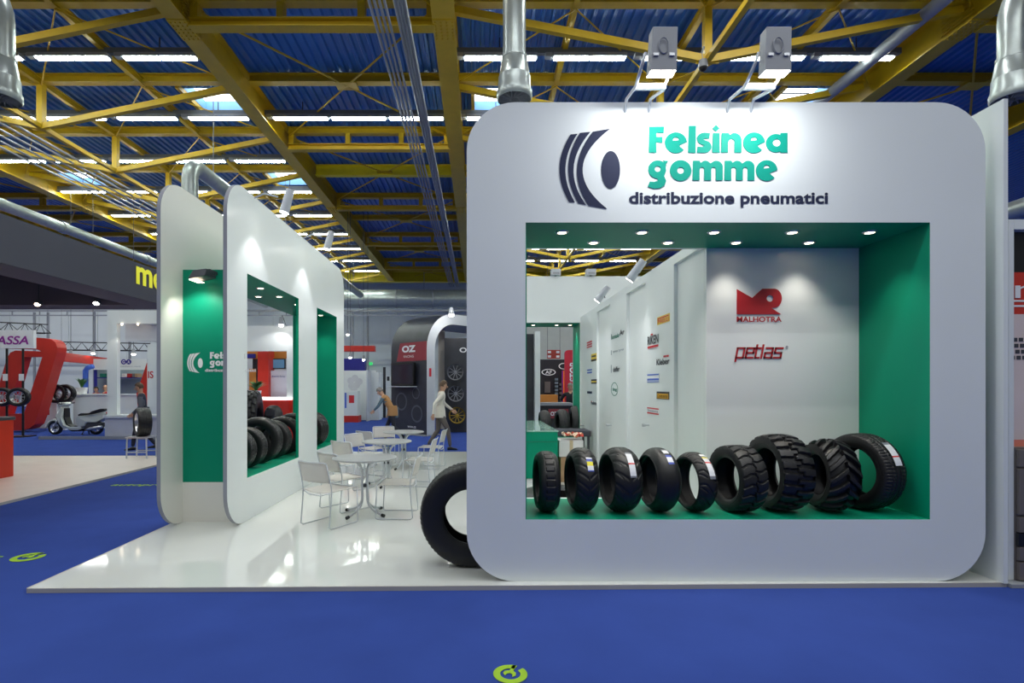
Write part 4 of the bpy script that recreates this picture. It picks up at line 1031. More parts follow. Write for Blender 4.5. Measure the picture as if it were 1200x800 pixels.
for px, py, y, nm in ((83, 417, 22.6, 'beyond the red beam'), (156.5, 415, 23.5, 'seen through the pavilion'), (109, 414, 23, 'beside the red beam\'s end')):
    q = thing('spotlight', 'bright small spotlight hung %s' % nm, 'spotlight', P(px, py, y))
    MB().tube([(0, 0, .25), (0, 0, .02)], [.05, .09], 12).build('housing', GREYP, q); MB().ell((0, 0, 0), .08, .08, .05).build('lamp_glass', BULB, q, smooth=True); MB().cyl((0, 0, .2), (0, 0, DZ+.02-ZZ(py, y)), .01, 5).build('hanging_wire', DGREY, q)
t = tag(MB().bar(P(72, 418, 21), P(125, 424, 25), .2, .35).build('red_beam', REDST), 'red hanging beam running behind the scooter', 'beam')
# service counter behind the scooter
t = thing('white_counter', 'long white counter with small red prints behind the scooter', 'counter', (0, 21, 0))
boxo('body', (XX(40, 21), 0, 0), (XX(178, 21), .8, ZZ(463, 21)), WHITE, t, bevel=.01); boxo('counter_top', (XX(39, 21), -.05, ZZ(463, 21)), (XX(178.5, 21), .85, ZZ(461.5, 21)), WHITE, t)
for px in (55, 61, 66, 70, 72.5): boxo('red_print', (XX(px, 21), -.01, ZZ(486, 21)), (XX(px+3, 21), 0, ZZ(480, 21)), REDL, t)
t = thing('booth_canopy', 'white booth fascia with blue round letters behind the pavilion', 'sign', (0, 23, 0))
bb = boxo('board', (XX(109.5, 23), 0, ZZ(433, 23)), (XX(172, 23), .3, ZZ(420.5, 23)), WHITE, t)
DBLU = mat('deep_blue_print', (40, 40, 140), .4)
for px, s_ in ((145, 'G'), (151, 'A')):
    decal('blue_disc', arc(0, 0, 3.1*23/F, 0, 345, 24), P(px, 423.8, 23)-Vector((0, 23, 0)), EX, EZ, DBLU, t, lift=.006)
    text('lettering', s_, P(px-1.4, 425.6, 23)-Vector((0, 23, 0)), EX, EZ, 2.8*23/F, 3.6*23/F, PLAINW, t, .02, lift=.012)
text('lettering', 'pneumatici e ricambi', P(141, 430.5, 23)-Vector((0, 23, 0)), EX, EZ, 24*23/F, 2.2*23/F, GRYP, t, lift=.008)
for px in (110, 171): boxo('post', (XX(px, 23)-.04, .05, 0), (XX(px, 23)+.04, .15, ZZ(433, 23)), DBLU, t)
boxo('back_board', (XX(110, 24.5), 1.5, .9), (XX(172, 24.5), 1.55, ZZ(433, 24.5)), mat('pale_teal_board', (150, 170, 176), .5), t)
boxo('shelf', (XX(112, 24), 1.0, ZZ(443, 24)), (XX(160, 24), 1.45, ZZ(442, 24)), DBLU, t)
for k, (px, mm) in enumerate(((148, REDP), (154, BROWNG), (157, CARD), (116, GRNP), (122, GRNP), (142, PAPERB))):
    tag(boxo('shelf_box', (XX(px, 24), 24.05, ZZ(442, 24)), (XX(px+3.4, 24), 24.35, ZZ(437.5, 24)), mm), '%s box on the blue shelf of the booth' % ['dark red', 'grey brown', 'brown cardboard', 'left small green', 'right small green', 'small white'][k], 'box')
tag(MB().tube([P(100.3, 462, 22), P(100.3, 434, 22), P(102.5, 431, 22), P(109, 429, 22)], .1, 12).build('blue_arch', mat('cobalt_paint', (70, 110, 215), .4), smooth=True), 'bent blue pipe arch beside the booth', 'arch')
o = MB().plate([pq(a, b, 20) for a, b in ((172, 425), (160, 461), (164, 503), (172, 503))], [], 20, 20.06, lambda u, v, w_: (u, w_, v)).build('red_banner', REDST); tag(o, 'narrow red sail banner behind the walking man', 'banner')
t = thing('tall_sign', 'tall white sign with red letters beside the left wall', 'sign', (XX(172.5, 19.5), 19.5, 0))
boxo('board', (0, 0, 1.0), (.6, .1, ZZ(403, 19.5)), WHITE, t); text('lettering', 'IS', (.03, 0, ZZ(443, 19.5)), EX, EZ, .2, .26, REDL, t, .02); boxo('foot', (0, 0, 0), (.6, .1, 1.0), WHITE, t)
def plant(label, loc, h, n=22, pot=True, sp=.3, seed=1, potm=None):
    t = thing('potted_plant', label, 'plant', loc); r = random.Random(seed)
    LEAF = mat('leaf_green', (66, 120, 52), .5, noise=(8, .2))
    if pot: MB().lathe([(.001, 0), (h*.22, 0), (h*.28, h*.35), (h*.25, h*.35), (h*.24, h*.3), (.001, h*.3)], 18).build('pot', potm or PLAINW, t, smooth=40)
    base = h*.3 if pot else 0
    for k in range(n):
        a = r.random()*2*PI; l = h*(.5+.4*r.random()); ou = sp*(.3+.7*r.random()); wd = .03+.02*r.random()
        d = Vector((math.cos(a), math.sin(a), 0)); sd = Vector((-d.y, d.x, 0)); b = MB(); vs = []
        for i in range(5):
            q = i/4; c = d*ou*q*q*1.0+d*.02+EZ*(base+l*(q-.35*q*q)); ww = wd*math.sin(PI*min(.98, .12+.86*q)); vs += [c-sd*ww, c+sd*ww]
        b.add(vs, [(2*i, 2*i+1, 2*i+3, 2*i+2) for i in range(4)]); b.build('leaf', LEAF, t, smooth=True)
    return t
plant('leafy green plant in a white pot on the white counter', (XX(96, 21.3), 21.3, ZZ(461.5, 21)), .75, 26)

# seen through the left wall's window: white booth with red counter ----------------------
Y = 16.0
t = thing('white_booth', 'white booth with red column and screen, seen through the left wall window', 'booth', (0, Y, 0))
def wb(n, a, b, c, d, dy, th, m): return boxo(n, (XX(a, Y+dy), dy, ZZ(d, Y+dy)), (XX(b, Y+dy), dy+th, ZZ(c, Y+dy)), m, t)
wb('fascia', 255, 347, 381.5, 411, 0, .3, WHITE); wb('post', 336, 347, 411, 466, 0, .3, WHITE); boxo('post_foot', (XX(336, Y), 0, 0), (XX(347, Y), .3, ZZ(466, Y)), REDST, t)
boxo('counter', (XX(255, Y), -.1, 0), (XX(340, Y), .5, ZZ(469, Y)), REDST, t); wb('lit_counter_edge', 255, 341, 465.5, 468.5, -.15, .7, mat('lit_white_edge', (255, 255, 255), .4, emit=((255, 255, 255), 1.2)))
boxo('red_column', (XX(302, Y+1), 1, 0), (XX(314.5, Y+1), 1.5, ZZ(405, Y+1)), REDST, t)
wb('orange_header', 286, 337, 411, 420, 1.6, .1, mat('orange_wood', (214, 140, 60), .5)); wb('blue_sign', 286, 299, 414.5, 419.5, 1.55, .05, DBLU)
s = wb('screen', 315, 334, 420, 432, 1.4, .1, BLACK); wb('screen_picture', 316, 333, 421, 431, 1.39, .01, mat('screen_glow', (60, 90, 120), .2, emit=((90, 130, 160), .5)))
s = wb('poster', 314, 338, 434, 465, 1.2, .04, mat('pale_lilac_poster', (214, 212, 226), .5)); wb('poster_edge', 313.3, 315, 433.5, 465, 1.19, .06, DBLU)
text('lettering', 'Pneumatic Service', Vector((XX(319, Y+1.19), 1.19, ZZ(442, Y+1.19))), EX, EZ, 15*17.2/F, 2.2*17.2/F, DBLU, t, lift=.006)
wb('orange_frame', 292, 300, 432, 462, 1.7, .1, mat('orange_wood', (214, 140, 60), .5)); wb('dark_frame', 296, 301, 420, 462, 1.72, .1, DKP)
wb('back_wall', 255, 350, 405, 470, 2.4, .1, mat('pale_grey_laminate', (206, 209, 214), .4))
light('booth_light', 'SPOT', P(331, 386, 15.6), 15, aim=P(325, 415, 16.0), angle=110)
q = thing('spotlight', 'bright spotlight over the white booth beyond the left window', 'spotlight', P(329.5, 381, 15.6)); MB().tube([(0,0,.22), (0,.1,.3), (0,.42,.02)], .012, 6).build('arm', DGREY, q); MB().tube([(0,0,.25), (0,0,.02)], [.05,.08], 12).build('housing', GREYP, q); MB().ell((0,0,0), .07, .07, .05).build('lamp_glass', BULB, q, smooth=True)
plant('green fern on the red counter beyond the left window', (XX(300, 15.75), 15.75, ZZ(465, 15.8)), .55, 40, True, .42, 4)
t = thing('waste_bin', 'black plastic bin with an open lid beyond the left window', 'bin', (XX(320.5, 13.6), 13.6, 0))
MB().lathe([(.001, 0), (.19, 0), (.24, .78), (.25, .8), (.25, .86), (.23, .88), (.001, .88)], 24).build('body', BLACK, t, smooth=40)
MB().lathe([(.235, .88), (.225, 1.0), (.17, 1.12), (.09, 1.18), (.001, 1.19)], 24).build('lid', BLACK, t, smooth=True)
boxo('opening', (-.12, -.235, .93), (.12, -.18, 1.08), DGREY, t)

# rounded dark stand with wheels in the middle -----------------------------------------
A = Vector((-1.71, 17.7, 0)); E1 = Vector((-.72, .69, 0)).normalized(); E2 = Vector((.69, .72, 0)).normalized()
DARKP = mat('dark_print_panel', (52, 54, 62), .35, noise=(2.5, .25)); RIMG = mat('light_grey_rim', (196, 200, 204), .4)
t = thing('arch_stand', 'dark rounded arch stand with a red sign and screen', 'exhibition stand', (0, 0, 0))
Hh, rr, th, span, dl = 4.2, 1.25, .36, 5.2, 1.95
def prof(r0, inset):
    pts = [(inset, 0)]
    for i in range(11):
        a = PI-PI/2*i/10; pts.append((rr+(rr-inset)*math.cos(a), Hh-rr+(rr-inset)*math.sin(a)))
    for i in range(11):
        a = PI/2-PI/2*i/10; pts.append((span-rr+(rr-inset)*math.cos(a), Hh-rr+(rr-inset)*math.sin(a)))
    pts.append((span-inset, 0)); return pts
o_, i_ = prof(0, 0), prof(0, th)
b = MB(); mpA = lambda u, z, d: A+E2*u+E1*d+EZ*z
n = len(o_)
for d in (0, dl):
    for pr in (o_, i_): b.v += [tuple(mpA(u, z, d)) for u, z in pr]
for i in range(n-1):
    b.f += [[i, i+1, n+i+1, n+i], [2*n+i, 2*n+i+1, 3*n+i+1, 3*n+i], [i, i+1, 2*n+i+1, 2*n+i], [n+i, n+i+1, 3*n+i+1, 3*n+i]]; b.m += [1, 1, 0, 0]
b.build('arch', [DARKP, RIMG], t, smooth=35)
def onA(s, z, out=.0): return A+E1*s+EZ*z-E2*out
def bxA(name, s0, s1, z0, z1, o0, o1, m, shear=0):
    vs = []
    for o in (o0, o1): vs += [onA(s0, z0, o), onA(s1, z0, o), onA(s1-shear*0, z1, o), onA(s0, z1, o)]
    return MB().add(vs, [(0,1,2,3),(4,7,6,5),(0,4,5,1),(1,5,6,2),(2,6,7,3),(3,7,4,0)]).build(name, m, t)
MB().add([onA(.0, Z(.86), .012), onA(1.62, Z(.86), .012), onA(1.42, Z(1.5), .012), onA(.0, Z(1.5), .012), onA(.0, Z(.86), .002), onA(1.62, Z(.86), .002), onA(1.42, Z(1.5), .002), onA(.0, Z(1.5), .002)],
     [(0,1,2,3),(4,7,6,5),(0,4,5,1),(1,5,6,2),(2,6,7,3),(3,7,4,0)]).build('red_sign', mat('dull_red_print', (150, 52, 62), .45), t)
text('lettering', 'OZ', onA(1.3, Z(1.16), .016), -E1, EZ, .75, .24, PLAINW, t, .05, lift=.01)
text('lettering', 'RACING', onA(1.2, Z(.98), .016), -E1, EZ, .55, .08, PLAINW, t, lift=.01)
bxA('screen', .5, 1.75, Z(.02), Z(.80), .05, .16, BLACK); bxA('screen_glass', .56, 1.69, Z(.07), Z(.75), .16, .165, mat('dark_screen', (40, 38, 52), .12)); bxA('shelf', .5, 1.75, Z(-.04), Z(-.01), 0, .3, RIMG)
# printed wheel graphics on the dark side: pale grey rings
for s, z, r in ((1.35, Z(-.55), .32), (.55, Z(-.25), .2), (.5, Z(-.95), .3)):
    c = onA(s, z, .012)
    decal('wheel_print', arc(0, 0, r, 0, 345, 24), c, -E1, EZ, mat('grey_wheel_print', (92, 96, 104), .4), t, lift=.004, holes=[arc(0, 0, r*.8, 0, 345, 24)])
text('lettering', 'www.oz', onA(1.0, Z(-1.45), .012), -E1, EZ, .45, .07, PLAINW, t)
bxA('base', 0, dl, .003, .04, .15, -.6, GREYP)
board('wheel_wall', 521, 566, 396, 600, 19.2, .12, DARKP, zmin=.01).parent = t
text('lettering', 'OZ', P(538.5, 413, 19.19), EX, EZ, 16*19.2/F, 6*19.2/F, PLAINW, t, .03, lift=.005)
board('inner_post', 513.5, 521, 385, 480, 20.6, .2, mat('cream_panel', (226, 216, 200), .4), zmin=.01).parent = t
board('inner_window', 521, 530, 398, 432, 20.4, .05, mat('pale_teal_board', (150, 170, 176), .5)).parent = t
decal('red_label', rect(0, 0, .1, .28), A+EZ*ZZ(441, 17.7)+E2*.1, E2, EZ, REDL, t, lift=.006)
q = thing('spotlight', 'bright spotlight on the top of the dark arch stand', 'spotlight', P(529, 369, 17.9)); MB().tube([(0,0,.2), (0,.4,.3), (.1,1.2,-.1)], .015, 6).build('arm', DGREY, q); MB().tube([(0,0,.25), (0,0,.02)], [.06,.1], 12).build('housing', GREYP, q); MB().ell((0,0,0), .09, .09, .06).build('lamp_glass', BULB, q, smooth=True)
light('spot_beam', 'POINT', P(529, 372, 17.5), 25)
GOLD = mat('gold_rim', (190, 160, 60), .3, metal=.6); BRIM = mat('black_rim', (150, 152, 158), .3, metal=.6)
for k, (px, py, mm, nm) in enumerate(((533.5, 436, BRIM, 'upper black'), (534, 461, BRIM, 'middle black'), (535.5, 486.5, GOLD, 'golden'))):
    R = .29; wheel('%s spoked rim on the dark wall of the arch stand' % nm, (XX(px, 18.95), 18.95, ZZ(py, 18.95)-R), math.radians(97), R, .24, 10, mm, False, cat='wheel rim')
for k, (px, py, mm, nm) in enumerate(((557, 436, BRIM, 'upper'), (557, 461, BRIM, 'lower'))): pass

# booths far behind, between the left wall and the arch stand ---------------------------------
Y = 26.
t = thing('white_wall_booth', 'white booth wall with balloon print behind the farthest table', 'booth', (0, Y, 0))
boxo('wall', (XX(380, Y), 0, 0), (XX(441, Y), .2, ZZ(434, Y)), WHITE, t); boxo('return_wall', (XX(433, Y), -.8, 0), (XX(434.5, Y), 0, ZZ(434, Y)), mat('pale_grey_laminate', (206, 209, 214), .4), t)
boxo('shelf_unit', (XX(441, Y), 0, 0), (XX(444, Y), .8, ZZ(436, Y)), WHITE, t)
for k, (a, c) in enumerate(((411, 446), (416, 443), (412, 452), (418, 451), (421, 447), (415, 457))):
    decal('balloon_print', arc(0, 0, .17, 0, 345, 18), P(a, c, Y)-Vector((0, Y, 0)), EX, EZ, mat('silver_print', (206, 208, 214), .3), t, lift=.004+.001*k)
t2 = thing('low_display_case', 'low white display case with blue and red prints on a red base', 'display case', (0, 24.5, 0))
boxo('body', (XX(385, 24.5), 0, .3), (XX(419, 24.5), .6, ZZ(457.5, 24.5)), WHITE, t2); boxo('red_base', (XX(385, 24.5), -.02, 0), (XX(420, 24.5), .62, .3), REDST, t2)
boxo('blue_print', (XX(404, 24.5), -.01, ZZ(478, 24.5)), (XX(406, 24.5), 0, ZZ(460, 24.5)), BLUP, t2); boxo('red_print', (XX(409, 24.5), -.01, ZZ(472, 24.5)), (XX(415, 24.5), 0, ZZ(463, 24.5)), REDL, t2)
tag(boxo('red_fascia', (XX(380, 25), 25, ZZ(411.5, 25)), (XX(438.5, 25), 25.4, ZZ(405, 25)), REDST), 'red hanging fascia bar above the white booth', 'fascia')
tag(boxo('blue_fascia', (XX(380, 27), 27, ZZ(434, 27)), (XX(427.5, 27), 27.4, ZZ(420, 27)), DBLU), 'blue fascia panel under the red bar', 'fascia')
for px in (388, 424): MB().cyl((XX(px, 27), 27.2, 0), (XX(px, 27), 27.2, ZZ(434, 27)), .04, 8).build('post', DGREY, bpy.data.objects['blue_fascia'])
for px in (384, 430): MB().cyl((XX(px, 25), 25.2, ZZ(405, 25)), (XX(px, 25), 25.2, DZ+.02), .01, 5).build('hanging_wire', DGREY, bpy.data.objects['red_fascia'])
for px, py, nm in ((407.5, 392, 'above the red bar'), (410.5, 419, 'left on the blue fascia'), (426, 421.5, 'right on the blue fascia')):
    q = thing('spotlight', 'small bright lamp %s' % nm, 'spotlight', P(px, py, 24.8)); MB().tube([(0,0,.22), (0,0,.02)], [.04,.08], 12).build('housing', GREYP, q); MB().ell((0,0,0), .07, .07, .05).build('lamp_glass', BULB, q, smooth=True)
    MB().cyl((0,0,.2), (0,0,DZ+.02-ZZ(py, 24.8)), .01, 6).build('stem', DGREY, q)
e = thing('exit_sign', 'small green lit exit sign on the end wall', 'sign', P(432, 426, 43.3)); boxo('box', (-.3, 0, -.12), (.3, .12, .12), mat('exit_green', (40, 170, 90), .4, emit=((60, 200, 110), .9)), e)
MB().bar((-.05, -.01, -.08), (.02, -.01, .05), .04, .01).bar((-.2, -.01, 0), (-.1, -.01, 0), .03, .01).build('running_figure', PLAINW, e)
t = thing('white_kiosk', 'white kiosk with dark shelves left of the arch stand', 'kiosk', (0, 28, 0))
boxo('wall', (XX(445, 28), 0, 0), (XX(463, 28), .3, ZZ(440, 28)), WHITE, t); boxo('dark_door', (XX(449, 28), -.03, 0), (XX(452, 28), 0, ZZ(430, 28)), DKP, t)
boxo('logo', (XX(453.5, 28), -.02, ZZ(446, 28)), (XX(456.5, 28), 0, ZZ(441, 28)), DKP, t)

# beyond the rear shelf, seen through the front window -----------------------------------------
t = thing('black_display_wall', 'black display wall with white oval logo and orange strips beyond the rear shelf', 'display wall', (0, 0, 0))
board('panel', 630, 668, 421, 600, 19.5, .1, DKP, t, zmin=.01)
board('orange_strip', 660, 663, 434, 472, 19.4, .05, mat('glowing_orange_print', (236, 120, 30), .4, emit=((236, 120, 30), .25)), t); board('purple_strip', 658.5, 660, 434, 472, 19.4, .05, PURP, t)  # orange strip emits a faint glow in its own colour
oc = P(642.5, 436, 19.4); decal('oval_logo', [(.26*math.cos(a*PI/12), .12*math.sin(a*PI/12)) for a in range(24)], oc, EX, EZ, PLAINW, t, lift=.1, holes=[[(.22*math.cos(a*PI/12), .09*math.sin(a*PI/12)) for a in range(24)]])
text('lettering', 'AF', oc+Vector((-.12, 0, -.06)), EX, EZ, .24, .12, PLAINW, t, .02, lift=.1)
oc2 = P(660.5, 429, 19.4); decal('oval_logo', [(.2*math.cos(a*PI/12), .12*math.sin(a*PI/12)) for a in range(24)], oc2, EX, EZ, PLAINW, t, lift=.1, holes=[[(.16*math.cos(a*PI/12), .09*math.sin(a*PI/12)) for a in range(24)]])
for k in range(7): board('product', 650.5, 654, 443+k*4.2, 445.6+k*4.2, 19.35, .1, mat('steel_product', (130, 150, 160), .3), t)
for k in range(4): board('product', 656, 659, 449+k*5, 452+k*5, 19.35, .1, BROWNG, t)
board('picture', 638.5, 645, 447, 460, 19.4, .05, BROWNG, t)
t = thing('orange_table', 'orange table glimpsed behind the dark counter', 'table', (XX(642, 18.3), 18.3, 0))
OW = mat('orange_wood', (214, 140, 60), .5)
boxo('table_top', (-.32, -.3, .98), (.3, .3, 1.38), OW, t)
for a in (-.28, .26): boxo('leg', (a-.03, -.25, 0), (a+.03, .25, .98), OW, t)
tag(boxo('white_pillar', (XX(627, 14.6), 14.6, .003), (XX(633, 14.6), 14.9, ZZ(388, 14.6)), WHITE), 'slim white pillar beyond the rear panel opening', 'pillar')
tag(boxo('dark_graphic_wall', (XX(585, 14.9), 14.95, .003), (XX(627.5, 14.9), 15.05, ZZ(391, 14.9)), DARKP), 'dark printed wall left of the slim white pillar', 'wall panel')
t = thing('dark_counter', 'dark counter with a grey top and red sign beyond the rear tyres', 'counter', (0, 15.2, 0))
boxo('body', (XX(632, 15.2), 0, .003), (XX(670, 15.2), .7, ZZ(475, 15.2)), DKP, t); boxo('counter_top', (XX(631.5, 15.2), -.05, ZZ(475, 15.2)), (XX(671, 15.2), .75, ZZ(472, 15.2)), GREYP, t)
boxo('red_sign', (XX(642.5, 15.2), -.02, ZZ(490, 15.2)), (XX(666, 15.2), 0, ZZ(479, 15.2)), mat('dull_red_print', (150, 52, 62), .45), t); text('lettering', 'OZ', (XX(645, 15.2), -.02, ZZ(487, 15.2)), EX, EZ, .2, .12, PLAINW, t, .04, lift=.006)
t = thing('tall_banner', 'tall red rounded banner with slanted white lettering beside the man', 'banner', (0, 17.6, 0))
MB().plate(rrect(XX(662, 17.6), .02, XX(700, 17.6), ZZ(410, 17.6), .12), [], 0, .12, lambda u, v, d: (u, d, v)).build('board', mat('banner_red', (200, 36, 58), .45), t)
text('lettering', 'FIRST STOP', Vector((XX(676.5, 17.6), 0, ZZ(472, 17.6))), EZ, -EX, 47*17.6/F, 9*17.6/F, PLAINW, t, .02, shear=.2, lift=.008)
boxo('foot', (XX(662, 17.6), -.2, .003), (XX(700, 17.6), .3, .03), DGREY, t)
t = thing('red_notice', 'red board with small white signs hung high beyond the rear opening', 'sign', P(649, 415, 24)); boxo('board', (-.3, 0, -.2), (.3, .05, .2), mat('brick_red_board', (176, 60, 44), .5), t)
for a, c in ((-.2, .1), (.18, .1), (-.2, -.1), (.18, -.1)): boxo('white_sign', (a-.07, -.01, c-.05), (a+.07, 0, c+.05), PLAINW, t)
MB().tube([(-.28, .02, .2), (-.28, .02, DZ+.02-ZZ(415, 24))], .008, 4).tube([(.28, .02, .2), (.28, .02, DZ+.02-ZZ(415, 24))], .008, 4).build('hanging_wire', DGREY, t)
tag(boxo('rear_backdrop', (XX(612, 26), 26, .003), (XX(720, 26), 26.2, Z(3.2)), mat('warm_grey_wall', (196, 198, 192), .6)), 'pale grey partition far beyond the rear opening', 'partition')
for px in (651, 692): 
    q = thing('projector_box', '%s small white box lamp above the rear panel' % ('left' if px == 651 else 'right'), 'lamp', (XX(px, 11.6), 11.6, PT)); boxo('housing', (-.1, -.1, .02), (.1, .1, .15), WIRE, q); boxo('bracket', (-.02, -.02, 0), (.02, .02, .02), DGREY, q); boxo('vent', (-.07, -.105, .04), (.07, -.1, .08), GREYP, q)

# neighbouring stand at the right edge -----------------------------------------------------------
t = thing('neighbour_stand', 'white framed poster wall of the neighbouring stand at the right edge', 'exhibition stand', (0, 4.5, 0))
boxo('platform', (4.44, -.1, .003), (7, 4, .034), GREYP, t); boxo('post', (4.515, 0, .034), (4.562, .12, ZZ(257, 4.5)), WHITE, t, bevel=.004); boxo('header', (4.562, 0, ZZ(268.5, 4.5)), (7, .12, ZZ(257, 4.5)), WHITE, t)
xa = 4.562
def nb(n, py0, py1, m, off=.08, th=.05): return boxo(n, (xa, off, ZZ(py1, 4.58)), (7, off+th, ZZ(py0, 4.58)), m, t)
nb('black_poster', 265, 319, BLACK); nb('red_poster', 319, 368, REDST); nb('photo_poster', 368, 515, mat('pinkish_photo', (222, 205, 200), .5, noise=(1.5, .08))); nb('red_band', 515, 524, mat('salmon_print', (226, 130, 110), .5))
text('lettering', 'n', (XX(1190, 4.57), .075, ZZ(349, 4.57)), EX, EZ, .2, .11, PLAINW, t); nb('white_line', 351.5, 353.5, PLAINW, .076, .004); nb('white_line', 357.5, 359.5, PLAINW, .076, .004)
for k in range(8):
    for r_ in range(4): boxo('keyboard_print', (xa+.02+k*.05+r_*.01, .076, ZZ(400+r_*7, 4.57)), (xa+.055+k*.05+r_*.01, .08, ZZ(395.5+r_*7, 4.57)), DGREY, t)
cb = thing('drawer_cabinet', 'grey brown drawer cabinet under the poster at the right edge', 'cabinet', (xa, 4.46, .034))
boxo('body', (.0, .03, 0), (1.6, .12, ZZ(524, 4.5)-.034), BROWNG, cb)
for py0, py1 in ((527, 547), (549, 603), (606, 624), (641, 657), (659, 684)):
    d = boxo('drawer', (.005, 0, max(.01, ZZ(py1, 4.46)-.034)), (.75, .03, ZZ(py0, 4.46)-.034), BROWNG, cb, bevel=.004); boxo('handle', (.06, -.004, ZZ(py0+6, 4.46)-.034), (.2, .0, ZZ(py0+3, 4.46)-.034), BLACK, d)
boxo('gap_shade_strip', (.0, .0, ZZ(640, 4.46)-.034), (1.6, .03, ZZ(625, 4.46)-.034), BLACK, cb)  # solid black strip stands in for the shade inside the gap
# ---------------------------------------------------------------- people
def lerp(a, b, t): return Vector(a)*(1-t)+Vector(b)*t
def person(label, loc, rz, H, J, top, legs, hair, shoe=BLACK, sleeve=None, collar=None, extra=None, skirt=None):
    """J: joint positions in units of H/1.78 metres; x right, y forward, z up"""
    k = H/1.78; t = thing('person', label, 'person', loc, rz)
    V_ = {n: Vector(p)*k for n, p in J.items()}
    nodes = []; edges = []; tags = []
    def node(p, rx, ry=None): nodes.append((Vector(p), rx*k, (ry or rx)*k)); return len(nodes)-1
    def link(a, b, m): edges.append((a, b)); tags.append(m)
    pel = node(V_['pelvis'], .135, .105); chest0 = lerp(V_['pelvis'], V_['chest'], .5)
    wst = node(chest0, .135, .10); link(pel, wst, 0)
    che = node(V_['chest'], .165, .115); link(wst, che, 0)
    nb_ = node(lerp(V_['chest'], V_['neck'], .65), .10, .085); link(che, nb_, 0)
    nk = node(V_['neck'], .055); link(nb_, nk, 2)
    hd0 = node(lerp(V_['neck'], V_['head'], .45), .068, .078); link(nk, hd0, 2)
    hd = node(V_['head'], .078, .095); link(hd0, hd, 2)
    cr = node(V_['head']+(V_['head']-V_['neck']).normalized()*.085*k, .058, .068); link(hd, cr, 2)
    for s in 'lr':
        sh = node(V_['sh_'+s], .062); link(nb_, sh, 0)
        el = node(V_['el_'+s], .047); link(sh, el, 1)
        wr = node(V_['wr_'+s], .034); link(el, wr, 1)
        d = (V_['wr_'+s]-V_['el_'+s]).normalized(); ha = node(V_['wr_'+s]+d*.05*k, .036, .022); link(wr, ha, 2)
        hp = node(V_['hip_'+s], .098); link(pel, hp, 3)
        mid = node(lerp(V_['hip_'+s], V_['kn_'+s], .5), .082); link(hp, mid, 3)
        kn = node(V_['kn_'+s], .06); link(mid, kn, 3)
        cf = node(lerp(V_['kn_'+s], V_['an_'+s], .35), .06); link(kn, cf, 3)
        an = node(V_['an_'+s], .043); link(cf, an, 3)
    me = bpy.data.meshes.new('body'); me.from_pydata([tuple(n[0]) for n in nodes], edges, [])
    ob = bpy.data.objects.new('body_tmp', me); COL.objects.link(ob)
    sk = ob.modifiers.new('skin', 'SKIN'); sk.use_smooth_shade = True
    for i, n in enumerate(nodes):
        me.skin_vertices[0].data[i].radius = (n[1], n[2]); me.skin_vertices[0].data[i].use_root = (i == 0)
    ss = ob.modifiers.new('sub', 'SUBSURF'); ss.levels = 2; ss.render_levels = 2
    dg = bpy.context.evaluated_depsgraph_get(); dg.update()
    m2 = bpy.data.meshes.new_from_object(ob.evaluated_get(dg)); bpy.data.objects.remove(ob)
    m2.name = 'body'; m2.materials.clear()
    for m in (top, sleeve or top, SKIN, legs): m2.materials.append(m)
    A_ = np.array([nodes[a][0] for a, b in edges]); B_ = np.array([nodes[b][0] for a, b in edges])
    for p in m2.polygons:
        c = np.array(p.center); ab = B_-A_; tt = np.clip(((c-A_)*ab).sum(1)/np.maximum((ab*ab).sum(1), 1e-9), 0, 1)
        dd = ((A_+ab*tt[:, None]-c)**2).sum(1); p.material_index = tags[int(dd.argmin())]
    body = bpy.data.objects.new('body', m2); COL.objects.link(body); body.parent = t
    # hands: palm and five fingers
    for s in 'lr':
        d = (V_['wr_'+s]-V_['el_'+s]).normalized(); w0 = V_['wr_'+s]+d*.03*k
        side = d.cross(EX if abs(d.x) < .8 else EY).normalized(); nrm = d.cross(side)
        b = MB(); b.ell((0, 0, 0), .001, .001, .001, 4, 2)
        for q in range(4):
            f0 = w0+d*.07*k+side*(q-1.5)*.019*k; ln = (.065, .075, .07, .055)[q]*k
            b.tube([f0-d*.05*k, f0, f0+d*ln*.5+nrm*.006*k, f0+d*ln*.85+nrm*.03*k], [.010*k, .0095*k, .009*k, .007*k], 6)
        b.tube([w0+side*.02*k, w0+d*.03*k+side*.045*k, w0+d*.07*k+side*.055*k], [.012*k, .011*k, .008*k], 6)
        b.build('hand', SKIN, t, smooth=True)
        an = V_['an_'+s]; fd = V_.get('foot_'+s, Vector((0, 1, 0)))
        fd = Vector(fd).normalized() if fd.length else EY
        b = MB(); c = Vector((an.x, an.y, max(an.z-.05*k, .04*k)))
        sd = fd.cross(EZ).normalized(); vs = []
        for dist, ww, hh in ((-.07, .034, .06), (0, .042, .075), (.08, .046, .05), (.15, .042, .036), (.19, .02, .02)):
            p0 = c+fd*dist*k
            for a in range(8):
                q = 2*PI*a/8; vs.append(p0+sd*math.cos(q)*ww*k+EZ*((math.sin(q)*.5+.5)*hh*1.3-.04)*k)
        b.add(vs, [(i*8+j, i*8+(j+1) % 8, (i+1)*8+(j+1) % 8, (i+1)*8+j) for i in range(4) for j in range(8)]+[tuple(range(8))[::-1], tuple(range(32, 40))])
        b.build('shoe', shoe, t, smooth=True)
    # face and hair
    up = (V_['head']-V_['neck']).normalized(); fw = Vector(J.get('face', (0, 1, 0))).normalized(); rt = fw.cross(up).normalized(); fw = up.cross(rt)
    hc = V_['head']
    b = MB(); b.tube([hc+fw*.085*k+up*.02*k, hc+fw*.112*k-up*.02*k, hc+fw*.088*k-up*.03*k], [.008*k, .013*k, .009*k], 6); b.build('nose', SKIN, t, smooth=True)
